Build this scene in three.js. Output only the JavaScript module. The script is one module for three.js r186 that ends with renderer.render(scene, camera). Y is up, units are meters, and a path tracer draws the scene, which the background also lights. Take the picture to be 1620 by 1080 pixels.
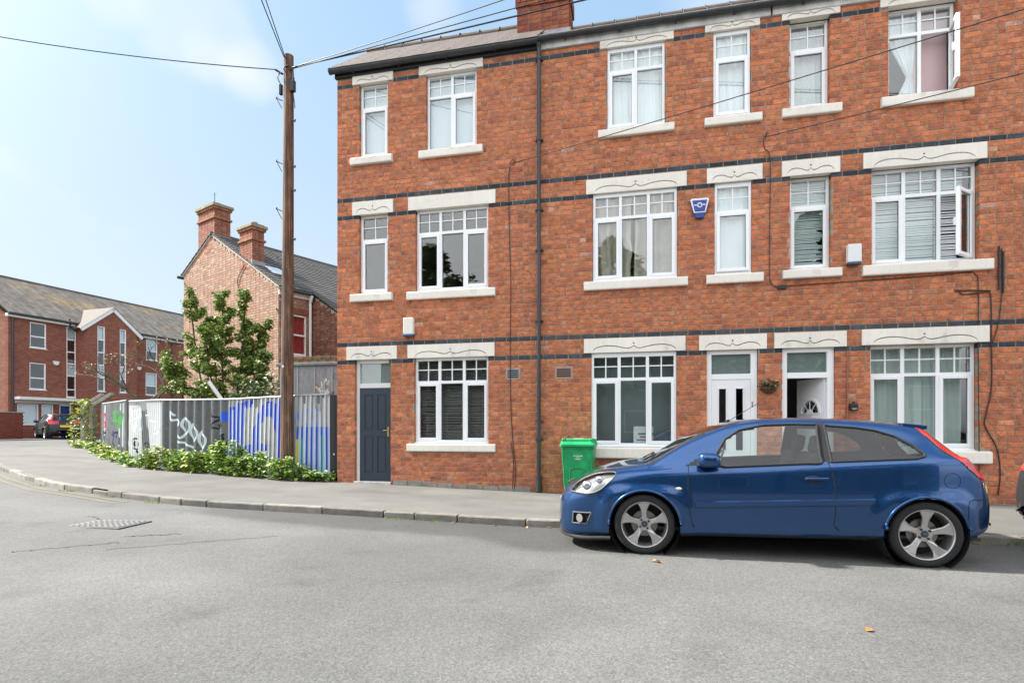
import * as THREE from 'three';
import { mergeGeometries } from 'three/addons/utils/BufferGeometryUtils.js';
import { RoundedBoxGeometry } from 'three/addons/geometries/RoundedBoxGeometry.js';

// ---------------------------------------------------------------- camera, sky, sun, exposure
const scene = new THREE.Scene();
const camera = new THREE.PerspectiveCamera(2 * Math.atan(540 / 900) * 180 / Math.PI, 1.5, 0.1, 800);
camera.position.set(0, 1.27, 10.5);
camera.rotation.y = Math.atan(900 / 3970);
camera.setViewOffset(1620, 1080, 0, -136, 1620, 1080);
const renderer = new THREE.WebGLRenderer({ antialias: true });
renderer.toneMapping = THREE.LinearToneMapping;
renderer.toneMappingExposure = 2.55;
renderer.shadowMap.enabled = true;

function rng(seed) { let a = seed >>> 0; return () => { a = (a + 0x6D2B79F5) | 0; let t = Math.imul(a ^ (a >>> 15), 1 | a); t = (t + Math.imul(t ^ (t >>> 7), 61 | t)) ^ t; return ((t ^ (t >>> 14)) >>> 0) / 4294967296; }; }
const lerp = (a, b, t) => a + (b - a) * t, clamp = (v, a, b) => Math.min(b, Math.max(a, v));
const smooth = (a, b, v) => { const t = clamp((v - a) / (b - a), 0, 1); return t * t * (3 - 2 * t); };
function hash3(x, y, z) { let h = Math.imul(x, 374761393) ^ Math.imul(y, 668265263) ^ Math.imul(z, 2147483647 - 58); h = Math.imul(h ^ (h >>> 13), 1274126177); return ((h ^ (h >>> 16)) >>> 0) / 4294967296; }
function noise3(x, y, z) {
  const xi = Math.floor(x), yi = Math.floor(y), zi = Math.floor(z), f = (t) => t * t * (3 - 2 * t), u = f(x - xi), v = f(y - yi), w = f(z - zi);
  const g = (a, b, c) => hash3(xi + a, yi + b, zi + c);
  return lerp(lerp(lerp(g(0, 0, 0), g(1, 0, 0), u), lerp(g(0, 1, 0), g(1, 1, 0), u), v), lerp(lerp(g(0, 0, 1), g(1, 0, 1), u), lerp(g(0, 1, 1), g(1, 1, 1), u), v), w);
}
function fbm3(x, y, z, o = 5) { let s = 0, a = 0.5, n = 0; for (let i = 0; i < o; i++) { s += a * noise3(x, y, z); n += a; a *= 0.5; x = x * 2.03 + 11.3; y = y * 2.03 + 5.1; z = z * 2.03 + 7.7; } return s / n; }

const SUN = new THREE.Vector3(-0.745, 0.667, -0.02).normalize();
{ // daylight sky: pale blue air, thin bright cloud thickened and brightened on the side the windows mirror, to fill the facade
  const PUFF = [[300, 15, 0.13], [350, 70, 0.09], [395, 112, 0.07], [180, -12, 0.07], [690, 8, 0.08], [1150, -60, 0.15]].map(([px, py, w]) => { const u = (px - 810) / 900, v = (676 - py) / 900, a = camera.rotation.y, l = Math.hypot(u, v, 1); return [(u * Math.cos(a) - Math.sin(a)) / l, v / l, (-u * Math.sin(a) - Math.cos(a)) / l, w]; });
  const W = 1024, H = 512, d = new Float32Array(W * H * 4);
  for (let j = 0; j < H; j++) for (let i = 0; i < W; i++) {
    const th = ((j + 0.5) / H - 0.5) * Math.PI, ph = ((i + 0.5) / W - 0.5) * 2 * Math.PI;
    const y = Math.sin(th), x = Math.cos(th) * Math.cos(ph), z = Math.cos(th) * Math.sin(ph);
    const up = Math.max(y, 0), k = Math.pow(1 - up, 1.8);
    let r = lerp(0.122, 0.335, k), g = lerp(0.225, 0.378, k), b = lerp(0.36, 0.402, k);
    const cs = Math.max(0, x * SUN.x + y * SUN.y + z * SUN.z), halo = 0.5 * Math.pow(cs, 12) + 0.08 * Math.pow(cs, 3);
    r += halo; g += halo * 0.97; b += halo * 0.9;
    const q = 1 / (up + 0.32), n = fbm3(x * q * 1.5 + 3.7, z * q * 1.5 + 9.2, 2.5, 6), n2 = fbm3(x * q * 4.2, z * q * 4.2 + 3.1, 7.5, 4);
    const away = smooth(-0.5, 0.5, z), cover = lerp(0.56, 0.30, away);
    let c = smooth(cover, cover + 0.22, n * 0.82 + n2 * 0.18) * smooth(-0.02, 0.12, y);
    const cl = lerp(0.37, 0.95, away) + 0.25 * (n2 - 0.4) + 0.4 * Math.pow(cs, 6);
    r = lerp(r, cl, c * 0.85); g = lerp(g, cl, c * 0.85); b = lerp(b, cl * 1.02, c * 0.85);
    for (const [bx, by, bz, w] of PUFF) { const dd = Math.max(0, x * bx + y * by + z * bz), q2 = smooth(0.5, 1, smooth(Math.cos(w), 1, dd) * (0.30 + 1.0 * n2)) * 0.5; r = lerp(r, 0.42, q2); g = lerp(g, 0.425, q2); b = lerp(b, 0.43, q2); }
    if (y < 0) { const t = smooth(0, -0.1, y); r = lerp(r, 0.25, t); g = lerp(g, 0.25, t); b = lerp(b, 0.24, t); }
    const o = (j * W + i) * 4; d[o] = r; d[o + 1] = g; d[o + 2] = b; d[o + 3] = 1;
  }
  const sky = new THREE.DataTexture(d, W, H, THREE.RGBAFormat, THREE.FloatType);
  sky.mapping = THREE.EquirectangularReflectionMapping; sky.magFilter = THREE.LinearFilter; sky.minFilter = THREE.LinearFilter; sky.needsUpdate = true;
  scene.background = sky; scene.environment = sky;
}
const sun = new THREE.DirectionalLight(new THREE.Color(1, 0.95, 0.87), 4.6);
sun.position.copy(SUN).multiplyScalar(60).add(new THREE.Vector3(-6, 0, 0)); sun.target.position.set(-6, 0, 0);
sun.castShadow = true; sun.shadow.radius = 6; sun.shadow.mapSize.set(4096, 4096); sun.shadow.bias = -0.0005;
Object.assign(sun.shadow.camera, { left: -45, right: 35, top: 40, bottom: -40, near: 1, far: 160 });
scene.add(sun, sun.target);

// ---------------------------------------------------------------- helpers
const taken = {};
function numbered(n) { const k = taken[n] = (taken[n] ?? -1) + 1; return k ? `${n}_${String(k).padStart(3, '0')}` : n; }
function shade(o) { o.traverse((m) => { if (m.isMesh) { m.castShadow = true; m.receiveShadow = true; } }); return o; }
function thing(name, label, category, pos = [0, 0, 0], turn = 0, group) {
  const o = new THREE.Group(); o.name = numbered(name); o.position.set(...pos); o.rotation.y = turn; o.userData = { label, category };
  if (group) o.userData.group = group;
  scene.add(o); return o;
}
function merge(gs) {
  gs = (Array.isArray(gs) ? gs : [gs]).filter(Boolean);
  if (gs.length === 1) return gs[0];
  return mergeGeometries(gs.map((g) => { const n = g.index ? g.toNonIndexed() : g; for (const a of Object.keys(n.attributes)) if (!['position', 'normal', 'uv', 'color'].includes(a)) n.deleteAttribute(a); return n; }));
}
function part(name, gs, mat, parent) { const m = new THREE.Mesh(merge(gs), mat); m.name = name; m.castShadow = m.receiveShadow = true; parent.add(m); return m; }
function sub(name, parent) { const g = new THREE.Group(); g.name = name; parent.add(g); return g; }
function one(name, gs, mat, label, category, group) { const m = part(numbered(name), gs, mat, scene); m.userData = { label, category }; if (group) m.userData.group = group; return m; }
function structure(name, gs, mat, parent = scene) { const m = part(name, gs, mat, parent); if (parent === scene) m.userData.kind = 'structure'; return m; }

// quads with uv in metres
function quadGeo(quads) { // each: [a,b,c,d] counter-clockwise seen from outside
  const p = [], uv = [];
  const A = new THREE.Vector3(), B = new THREE.Vector3(), n = new THREE.Vector3();
  for (const q of quads) {
    A.set(q[1][0] - q[0][0], q[1][1] - q[0][1], q[1][2] - q[0][2]); B.set(q[3][0] - q[0][0], q[3][1] - q[0][1], q[3][2] - q[0][2]); n.crossVectors(A, B);
    const ax = Math.abs(n.x), ay = Math.abs(n.y), az = Math.abs(n.z);
    const f = az >= ax && az >= ay ? (v) => [v[0], v[1]] : ax >= ay ? (v) => [v[2], v[1]] : (v) => [v[0], v[2]];
    for (const k of [0, 1, 2, 0, 2, 3]) { p.push(...q[k]); uv.push(...f(q[k])); }
  }
  const g = new THREE.BufferGeometry(); g.setAttribute('position', new THREE.Float32BufferAttribute(p, 3)); g.setAttribute('uv', new THREE.Float32BufferAttribute(uv, 2)); g.computeVertexNormals(); return g;
}
function box(x0, x1, y0, y1, z0, z1) {
  return quadGeo([[[x0, y0, z1], [x1, y0, z1], [x1, y1, z1], [x0, y1, z1]], [[x1, y0, z0], [x0, y0, z0], [x0, y1, z0], [x1, y1, z0]],
    [[x1, y0, z1], [x1, y0, z0], [x1, y1, z0], [x1, y1, z1]], [[x0, y0, z0], [x0, y0, z1], [x0, y1, z1], [x0, y1, z0]],
    [[x0, y1, z1], [x1, y1, z1], [x1, y1, z0], [x0, y1, z0]], [[x0, y0, z0], [x1, y0, z0], [x1, y0, z1], [x0, y0, z1]]]);
}
function rbox(x0, x1, y0, y1, z0, z1, r = 0.008) {
  const w = x1 - x0, h = y1 - y0, d = z1 - z0, rr = Math.min(r, w * 0.45, h * 0.45, d * 0.45);
  const g = new RoundedBoxGeometry(w, h, d, 1, rr); g.translate((x0 + x1) / 2, (y0 + y1) / 2, (z0 + z1) / 2);
  return metric(g);
}
function metric(g) { // box-projected uv in metres
  g = g.index ? g.toNonIndexed() : g; if (!g.attributes.normal) g.computeVertexNormals();
  const p = g.attributes.position, n = g.attributes.normal, uv = new Float32Array(p.count * 2);
  for (let i = 0; i < p.count; i++) { const ax = Math.abs(n.getX(i)), ay = Math.abs(n.getY(i)), az = Math.abs(n.getZ(i)); const a = az >= ax && az >= ay ? [p.getX(i), p.getY(i)] : ax >= ay ? [p.getZ(i), p.getY(i)] : [p.getX(i), p.getZ(i)]; uv.set(a, i * 2); }
  g.setAttribute('uv', new THREE.BufferAttribute(uv, 2)); return g;
}
function tube(pts, r, seg = 24, rad = 8, closed = false) { return new THREE.TubeGeometry(new THREE.CatmullRomCurve3(pts.map((p) => new THREE.Vector3(...p)), closed, 'catmullrom', 0.5), seg, r, rad, closed); }
function rod(a, b, r0, r1 = r0, n = 10) {
  const A = new THREE.Vector3(...a), B = new THREE.Vector3(...b), L = A.distanceTo(B), g = new THREE.CylinderGeometry(r1, r0, L, n, 1);
  g.translate(0, L / 2, 0); g.applyQuaternion(new THREE.Quaternion().setFromUnitVectors(new THREE.Vector3(0, 1, 0), B.clone().sub(A).normalize())); g.translate(...a); return g;
}
function extr(pts, depth, bevel = 0, holes = []) { // shape in xy, extruded along z from 0
  const s = new THREE.Shape(pts.map((p) => new THREE.Vector2(...p))); for (const h of holes) s.holes.push(new THREE.Path(h.map((p) => new THREE.Vector2(...p))));
  return metric(new THREE.ExtrudeGeometry(s, { depth, bevelEnabled: bevel > 0, bevelSize: bevel, bevelThickness: bevel, bevelSegments: 1, curveSegments: 6 }));
}
function tint(g, c) { const n = g.attributes.position.count, a = new Float32Array(n * 3); for (let i = 0; i < n; i++) a.set(c, i * 3); g.setAttribute('color', new THREE.BufferAttribute(a, 3)); return g; }

// ---------------------------------------------------------------- textures and materials
function dataTex(n, fn, srgb = true, rep = 1) { // square, fn(u,v) -> [r,g,b] 0..1
  const d = new Uint8Array(n * n * 4);
  for (let j = 0; j < n; j++) for (let i = 0; i < n; i++) { const c = fn(i, j, n), o = (j * n + i) * 4; d[o] = clamp(c[0], 0, 1) * 255; d[o + 1] = clamp(c[1], 0, 1) * 255; d[o + 2] = clamp(c[2], 0, 1) * 255; d[o + 3] = 255; }
  const t = new THREE.DataTexture(d, n, n); t.wrapS = t.wrapT = THREE.RepeatWrapping; t.magFilter = THREE.LinearFilter; t.minFilter = THREE.LinearMipmapLinearFilter; t.generateMipmaps = true;
  if (srgb) t.colorSpace = THREE.SRGBColorSpace; t.repeat.set(rep, rep); t.needsUpdate = true; return t;
}
// periodic value noise for tiling textures
function pnoise(x, y, p, s) { const xi = Math.floor(x), yi = Math.floor(y), f = (t) => t * t * (3 - 2 * t), u = f(x - xi), v = f(y - yi), m = (a) => ((a % p) + p) % p; const g = (a, b) => hash3(m(xi + a), m(yi + b), s); return lerp(lerp(g(0, 0), g(1, 0), u), lerp(g(0, 1), g(1, 1), u), v); }
function pfbm(u, v, p, s, o = 4) { let r = 0, a = 0.5, n = 0; for (let i = 0; i < o; i++) { r += a * pnoise(u * p, v * p, p, s + i); n += a; a *= 0.55; p *= 2; } return r / n; }
const rgb = (r, g, b) => new THREE.Color().setRGB(r, g, b);
const std = (c, roughness = 0.8, o = {}) => new THREE.MeshStandardMaterial({ color: Array.isArray(c) ? rgb(...c) : c, roughness, ...o });
const brickTex = dataTex(512, (i, j, n) => { const u = i / n, v = j / n, a = pfbm(u, v, 12, 3, 4), b = pfbm(u, v, 90, 9, 2), pit = pnoise(u * 70, v * 70, 70, 21) > 0.86 ? 0.78 : 1, pale = smooth(0.62, 0.8, pfbm(u, v, 6, 31, 4)) * 0.16; const k = (0.62 + 0.42 * a + 0.28 * (b - 0.5)) * pit; return [k + pale * 0.6, k * 0.98 + pale, k * 0.97 + pale]; }, true);
const brickBump = dataTex(512, (i, j, n) => { const u = i / n, v = j / n, k = 0.5 * pfbm(u, v, 40, 5, 3) + 0.5 * pfbm(u, v, 120, 8, 2) - (pnoise(u * 70, v * 70, 70, 21) > 0.86 ? 0.3 : 0); return [k, k, k]; }, false);
const grainTex = dataTex(512, (i, j, n) => { const u = i / n, v = j / n, k = 0.72 + 0.3 * pfbm(u, v, 8, 13, 5) + 0.16 * (pnoise(u * 200, v * 200, 200, 17) - 0.5); return [k, k, k]; }, true);
const paintTex = dataTex(512, (i, j, n) => { const u = i / n, v = j / n, k = 0.955 + 0.08 * (pfbm(u, v, 5, 63, 5) - 0.5) + 0.025 * (pnoise(u * 70, v * 5, 70, 65) - 0.5) - 0.07 * smooth(0.62, 0.8, pfbm(u, v, 9, 69, 4)) - (pnoise(u * 60, v * 60, 60, 67) > 0.95 ? 0.08 : 0); return [k, k * 0.995, k * 0.985]; }, true);
const grainBump = dataTex(512, (i, j, n) => { const u = i / n, v = j / n, k = 0.6 * pfbm(u, v, 60, 15, 3) + 0.4 * pnoise(u * 200, v * 200, 200, 17); return [k, k, k]; }, false);
const asphaltTex = dataTex(1024, (i, j, n) => {
  const u = i / n, v = j / n, st = pnoise(u * 500, v * 500, 500, 41), st2 = pnoise(u * 260, v * 260, 260, 43), c = pfbm(u, v, 5, 47, 5);
  let k = 0.62 + 0.17 * (st - 0.5) + 0.10 * (st2 - 0.5) + 0.08 * (c - 0.5);
  if (st > 0.95) k += 0.10; if (st < 0.04) k -= 0.13;
  return [k, k, k * 0.99];
}, true);
const asphaltBump = dataTex(1024, (i, j, n) => { const u = i / n, v = j / n, k = 0.6 * pnoise(u * 500, v * 500, 500, 41) + 0.4 * pnoise(u * 260, v * 260, 260, 43); return [k, k, k]; }, false);
const woodTex = dataTex(512, (i, j, n) => { const u = i / n, v = j / n, k = 0.55 + 0.55 * (pnoise(u * 90, v * 5, 90, 51) - 0.5) + 0.35 * (pfbm(u, v, 10, 53, 4) - 0.3) - (pnoise(u * 40, v * 3, 40, 57) > 0.86 ? 0.25 : 0); return [k, k * 0.97, k * 0.93]; }, true);
function rep(t, x, y = x) { const c = t.clone(); c.repeat.set(x, y); c.needsUpdate = true; return c; }
const M = {
  mortar: std([0.43, 0.345, 0.26], 0.95, { map: rep(grainTex, 2), bumpMap: rep(grainBump, 3), bumpScale: 0.003 }),
  brickMix: std([1, 1, 1], 0.88, { map: brickTex, bumpMap: brickBump, bumpScale: 0.003, vertexColors: true }),
  stone: std([0.88, 0.84, 0.765], 0.7, { map: rep(paintTex, 0.5), bumpMap: rep(grainBump, 2), bumpScale: 0.0008 }),
  upvc: std([0.84, 0.86, 0.875], 0.33), seal: std([0.03, 0.03, 0.032], 0.6), iron: std([0.045, 0.052, 0.06], 0.42, { map: rep(grainTex, 1.5) }),
  blackPlastic: std([0.018, 0.018, 0.02], 0.5), room: std([0.33, 0.31, 0.28], 0.9), roomDark: std([0.42, 0.40, 0.37], 0.95), metal: std([0.5, 0.5, 0.5], 0.35, { metalness: 1 }),
  glass: new THREE.MeshPhysicalMaterial({ color: rgb(0.95, 0.98, 0.97), roughness: 0.01, transmission: 1, thickness: 0, ior: 1.75, specularIntensity: 1 }),
  slate: std([0.135, 0.105, 0.09], 0.8, { map: rep(grainTex, 1), bumpMap: rep(grainBump, 2), bumpScale: 0.003 }),
  concrete: std([0.36, 0.33, 0.29], 0.92, { map: rep(grainTex, 1), bumpMap: rep(grainBump, 2), bumpScale: 0.004 }),
  lead: std([0.36, 0.38, 0.41], 0.5, { map: rep(grainTex, 2) }),
};
// ---------------------------------------------------------------- ground
const TILT = [[-1.5, 0], [-6, 0.11], [-9, 0.19], [-12.5, 0.24], [-17, 0.34], [-25, 0.52], [-30, 0.62], [-400, 0.62]];
function base(X) { if (X >= -1.5) return 0; for (let i = 0; i + 1 < TILT.length; i++) if (X >= TILT[i + 1][0]) return lerp(TILT[i][1], TILT[i + 1][1], (X - TILT[i][0]) / (TILT[i + 1][0] - TILT[i][0])); return 0.62; }
const KERB = [[26, 3.2], [-4.2, 3.33], [-5.2, 3.38], [-6.46, 3.40], [-7.64, 3.21], [-8.39, 2.98], [-9.99, 2.53], [-12.38, 1.35], [-14.74, 0.08], [-17.5, -1.45], [-20.2, -3.2], [-21.8, -5], [-22.15, -6.2], [-22.35, -7.6], [-22.6, -12], [-22.6, -60]];
const INNER = [[26, -0.1], [-4.2, -0.1], [-5.2, -0.1], [-6.1, -0.2], [-7.2, -0.9], [-8, -1.2], [-9.6, -1.6], [-11.9, -2.3], [-14.6, -4.2], [-16.9, -5.8], [-18.6, -7], [-19.8, -7.8], [-20.5, -8.2], [-20.9, -8.8], [-21.2, -12], [-21.2, -60]];
function along(P, st) { // resample; matching polylines get the same count in every segment
  const out = []; for (let i = 0; i + 1 < P.length; i++) { const n = Math.max(2, Math.min(130, Math.ceil(Math.hypot(KERB[i + 1][0] - KERB[i][0], KERB[i + 1][1] - KERB[i][1]) / st))); for (let k = 0; k < n; k++) out.push([lerp(P[i][0], P[i + 1][0], k / n), lerp(P[i][1], P[i + 1][1], k / n)]); } out.push(P[P.length - 1]); return out;
}
function paveY(X, t) { return base(X) + 0.05 + 0.04 * t; } // t = 0 at the wall, 1 at the kerb
{
  const lin = (a, b, s) => { const o = []; for (let v = a; v < b - 1e-6; v += s) o.push(v); return o; };
  const xs = [...lin(-260, -40, 20), ...lin(-40, -9, 1), ...lin(-9, 6, 0.15), ...lin(6, 20, 1), ...lin(20, 261, 20)], zs = [...lin(-260, -20, 20), ...lin(-20, 3, 1), ...lin(3, 7, 0.12), ...lin(7, 14, 0.3), ...lin(14, 40, 2), ...lin(40, 261, 20)];
  const p = [], uv = [], col = [], idx = [];
  for (const z of zs) for (const x of xs) {
    p.push(x, base(x), z); uv.push(x / 3.3 + 0.13 * z / 3.3, z / 3.3 - 0.13 * x / 3.3);
    const n1 = fbm3(x * 0.35, z * 0.9, 3, 4), n2 = fbm3(x * 1.6, z * 2.2, 8, 3), kz = 3.3 + Math.max(0, 0) ;
    let k = 0.345 * (0.90 + 0.34 * (n1 - 0.5) + 0.12 * (n2 - 0.5));
    const strip = smooth(4.42, 4.2, z + 0.35 * (fbm3(x * 1.1, 1, 5, 3) - 0.5) + 0.12 * Math.max(0, -3.5 - x) - 0.42 * smooth(-2.0, -1.1, x)) * smooth(-6.6, -5.6, x) * smooth(0.6, -0.2, x); // darker strip along the kerb, widening in front of the car
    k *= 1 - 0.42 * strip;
    const worn = smooth(0.56, 0.7, fbm3(x * 0.5 + 20, z * 0.5, 13, 4)); // pale worn patches
    k *= 1 + 0.13 * worn;
    const spot = smooth(0.70, 0.78, fbm3(x * 2.3 + 40, z * 2.3, 17, 3)), lane = 0.05 * Math.sin(z * 1.9 + 0.6 * fbm3(x * 0.3, z * 0.3, 2, 2)) ; k *= 1 - 0.22 * spot + lane;
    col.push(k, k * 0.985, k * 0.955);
  }
  const nx = xs.length; for (let j = 0; j + 1 < zs.length; j++) for (let i = 0; i + 1 < nx; i++) { const a = j * nx + i; idx.push(a, a + nx, a + 1, a + 1, a + nx, a + nx + 1); }
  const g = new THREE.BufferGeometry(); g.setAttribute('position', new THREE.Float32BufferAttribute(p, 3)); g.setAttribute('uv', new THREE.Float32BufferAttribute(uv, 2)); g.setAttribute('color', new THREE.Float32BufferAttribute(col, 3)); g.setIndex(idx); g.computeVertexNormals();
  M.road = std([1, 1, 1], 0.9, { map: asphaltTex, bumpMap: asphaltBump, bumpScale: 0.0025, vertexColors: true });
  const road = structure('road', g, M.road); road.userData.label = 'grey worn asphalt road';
  // cracks: narrow open joints, laid as dark ribbons
  const cr = (pts, w) => { const q = []; for (let i = 0; i + 1 < pts.length; i++) { const [ax, az] = pts[i], [bx, bz] = pts[i + 1]; const L = Math.hypot(bx - ax, bz - az), ox = -(bz - az) / L * w * 0.5, oz = (bx - ax) / L * w * 0.5; q.push([[ax - ox, base(ax) + 0.004, az - oz], [ax + ox, base(ax) + 0.004, az + oz], [bx + ox, base(bx) + 0.004, bz + oz], [bx - ox, base(bx) + 0.004, bz - oz]]); } return quadGeo(q); };
  const R = rng(5), wob = (a, b, n) => { const o = []; for (let i = 0; i <= n; i++) o.push([lerp(a[0], b[0], i / n) + (R() - 0.5) * 0.07, lerp(a[1], b[1], i / n) + (R() - 0.5) * 0.07]); return o; };
  M.crack = std([0.025, 0.024, 0.022], 0.95);
  for (const [a, b, w] of [[[-5.05, 6.0], [-3.95, 4.9], 0.016], [[-5.4, 5.45], [-5.0, 5.15], 0.02], [[-5.75, 6.35], [-5.2, 5.7], 0.018], [[-6.0, 6.9], [-5.65, 6.55], 0.024], [[-6.9, 4.6], [-6.2, 4.9], 0.014]]) part('crack', cr(wob(a, b, 22), w * 0.6), M.crack, road);
}
{ // pavement ribbon between the kerb and the walls
  const K = along(KERB, 0.22), I = along(INNER, 0.22), p = [], uv = [], col = [], idx = [], m = 20;
  K.forEach((k, i) => { for (let j = 0; j <= m; j++) { const t = j / m, x = lerp(I[i][0], k[0], t), z = lerp(I[i][1], k[1], t); p.push(x, paveY(x, t), z); uv.push(x / 2.3, z / 2.3); const pt = [[-5.2, -3.9, 0.3, 1.6], [-1.1, 0.2, 1.9, 2.9], [2.6, 4.2, 0.5, 1.3], [-9.4, -8.3, 0.4, 1.9]].some(([a, b, c2, d]) => x > a && x < b && z > c2 && z < d) ? 0.84 : 1; const c = 0.43 * pt * (0.84 + 0.5 * (fbm3(x * 0.8, z * 1.4, 21, 4) - 0.4) + 0.25 * (fbm3(x * 3, z * 3, 23, 3) - 0.5)); col.push(c, c * 0.965, c * 0.905); } });
  for (let i = 0; i + 1 < K.length; i++) for (let j = 0; j < m; j++) { const a = i * (m + 1) + j, b = a + m + 1; idx.push(a, b, a + 1, a + 1, b, b + 1); }
  const g = new THREE.BufferGeometry(); g.setAttribute('position', new THREE.Float32BufferAttribute(p, 3)); g.setAttribute('uv', new THREE.Float32BufferAttribute(uv, 2)); g.setAttribute('color', new THREE.Float32BufferAttribute(col, 3)); g.setIndex(idx); g.computeVertexNormals();
  if (g.attributes.normal.getY(20) < 0) { g.setIndex(idx.map((v, i) => idx[i - (i % 3) + (2 - (i % 3))])); g.computeVertexNormals(); }
  structure('pavement', g, std([1, 1, 1], 0.92, { map: rep(asphaltTex, 1.6), bumpMap: rep(asphaltBump, 1.6), bumpScale: 0.002, vertexColors: true }));
  // kerb stones
  const kerb = new THREE.Group(); kerb.name = 'kerb'; kerb.userData = { kind: 'structure', label: 'row of weathered stone kerb blocks' }; scene.add(kerb);
  const R = rng(77), pts = along(KERB, 0.1); let L = [0]; for (let i = 1; i < pts.length; i++) L.push(L[i - 1] + Math.hypot(pts[i][0] - pts[i - 1][0], pts[i][1] - pts[i - 1][1]));
  const at = (s) => { let i = 1; while (i < L.length - 1 && L[i] < s) i++; const t = (s - L[i - 1]) / (L[i] - L[i - 1]); return [lerp(pts[i - 1][0], pts[i][0], t), lerp(pts[i - 1][1], pts[i][1], t)]; };
  const mats = [0.27, 0.32, 0.36, 0.24].map((v) => std([v, v * 0.93, v * 0.82], 0.92, { map: rep(grainTex, 1.3), bumpMap: rep(grainBump, 2), bumpScale: 0.006 }));
  let s = 12;
  while (s < 66) {
    const len = [0.9, 0.92, 0.6, 0.45, 0.9][Math.floor(R() * 5)], a = at(s + 0.006), b = at(s + len - 0.006), cx = (a[0] + b[0]) / 2, cz = (a[1] + b[1]) / 2;
    const g = new RoundedBoxGeometry(Math.hypot(b[0] - a[0], b[1] - a[1]), 0.22, 0.135, 1, 0.018), k = part('kerb_stone', metric(g), mats[Math.floor(R() * 4)], kerb);
    const drop = cx < -8.2 && cx > -8.9 ? -0.03 : 0;
    k.position.set(cx, base(cx) + 0.092 - 0.11 + (R() - 0.5) * 0.008 + drop, cz - 0.02 + (R() - 0.5) * 0.01); k.rotation.y = -Math.atan2(b[1] - a[1], b[0] - a[0]); k.rotation.order = 'YXZ'; k.rotation.z = Math.atan2(base(b[0]) - base(a[0]), Math.hypot(b[0] - a[0], b[1] - a[1])) + (R() - 0.5) * 0.008;
    s += len;
  }
  // faded double yellow lines beside the kerb at the bend
  const yl = std([0.46, 0.40, 0.25], 0.9, { map: rep(asphaltTex, 1) });
  for (const off of [0.22, 0.40]) {
    const q = []; let prev = null;
    for (let d = 33.5; d < 45; d += 0.25) { const a = at(d), b = at(d + 0.05), l = Math.hypot(b[0] - a[0], b[1] - a[1]), nx = (b[1] - a[1]) / l, nz = -(b[0] - a[0]) / l, sg = 1; const P = (o) => [a[0] - nx * o * sg * -1, 0, a[1] - nz * o * sg * -1]; const e = [P(off - 0.03), P(off + 0.03)]; for (const v of e) v[1] = base(v[0]) + 0.004; if (prev) q.push([prev[0], prev[1], e[1], e[0]]); prev = e; }
    structure('yellow_line', quadGeo(q), yl, scene.getObjectByName('road'));
  }
  // waste ground behind the fence and forecourt over the side street
  structure('waste_ground', quadGeo([[[-21.2, 0.5, -1.0 - 8], [-6.0, 0.22, -0.3], [-6.0, 0.26, -60], [-21.2, 0.55, -60]]]), std([0.16, 0.14, 0.09], 0.95, { map: rep(grainTex, 0.7), bumpMap: rep(grainBump, 0.8), bumpScale: 0.02 }));
  structure('forecourt', box(-60, -30.2, 0.3, 0.66, -60, 30), std([0.3, 0.28, 0.26], 0.92, { map: rep(asphaltTex, 0.4) }));
}

// ---------------------------------------------------------------- the brick terrace
const CH = 0.0887, BY0 = 2.63; // course height, top of the lower band over the ground floor
const course = (n) => BY0 + n * CH; // y of the top of course n (0 = that band)
const BANDS = new Set([0, 4, 33, 37, 63]);
const HOUSES = [
  { x0: -6.03, x1: -1.86, label: 'end terraced house of red brick with dark blue panelled front door', group: 'red brick terraced houses' },
  { x0: -1.86, x1: 2.17, label: 'middle terraced house with closed white front door and blue alarm box', group: 'red brick terraced houses' },
  { x0: 2.17, x1: 9.4, label: 'terraced house whose white front door stands ajar, venetian blinds upstairs', group: 'red brick terraced houses' }];
HOUSES.forEach((h) => { h.o = thing('terraced_house', h.label, 'house', [0, 0, 0], 0, h.group); });
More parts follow.
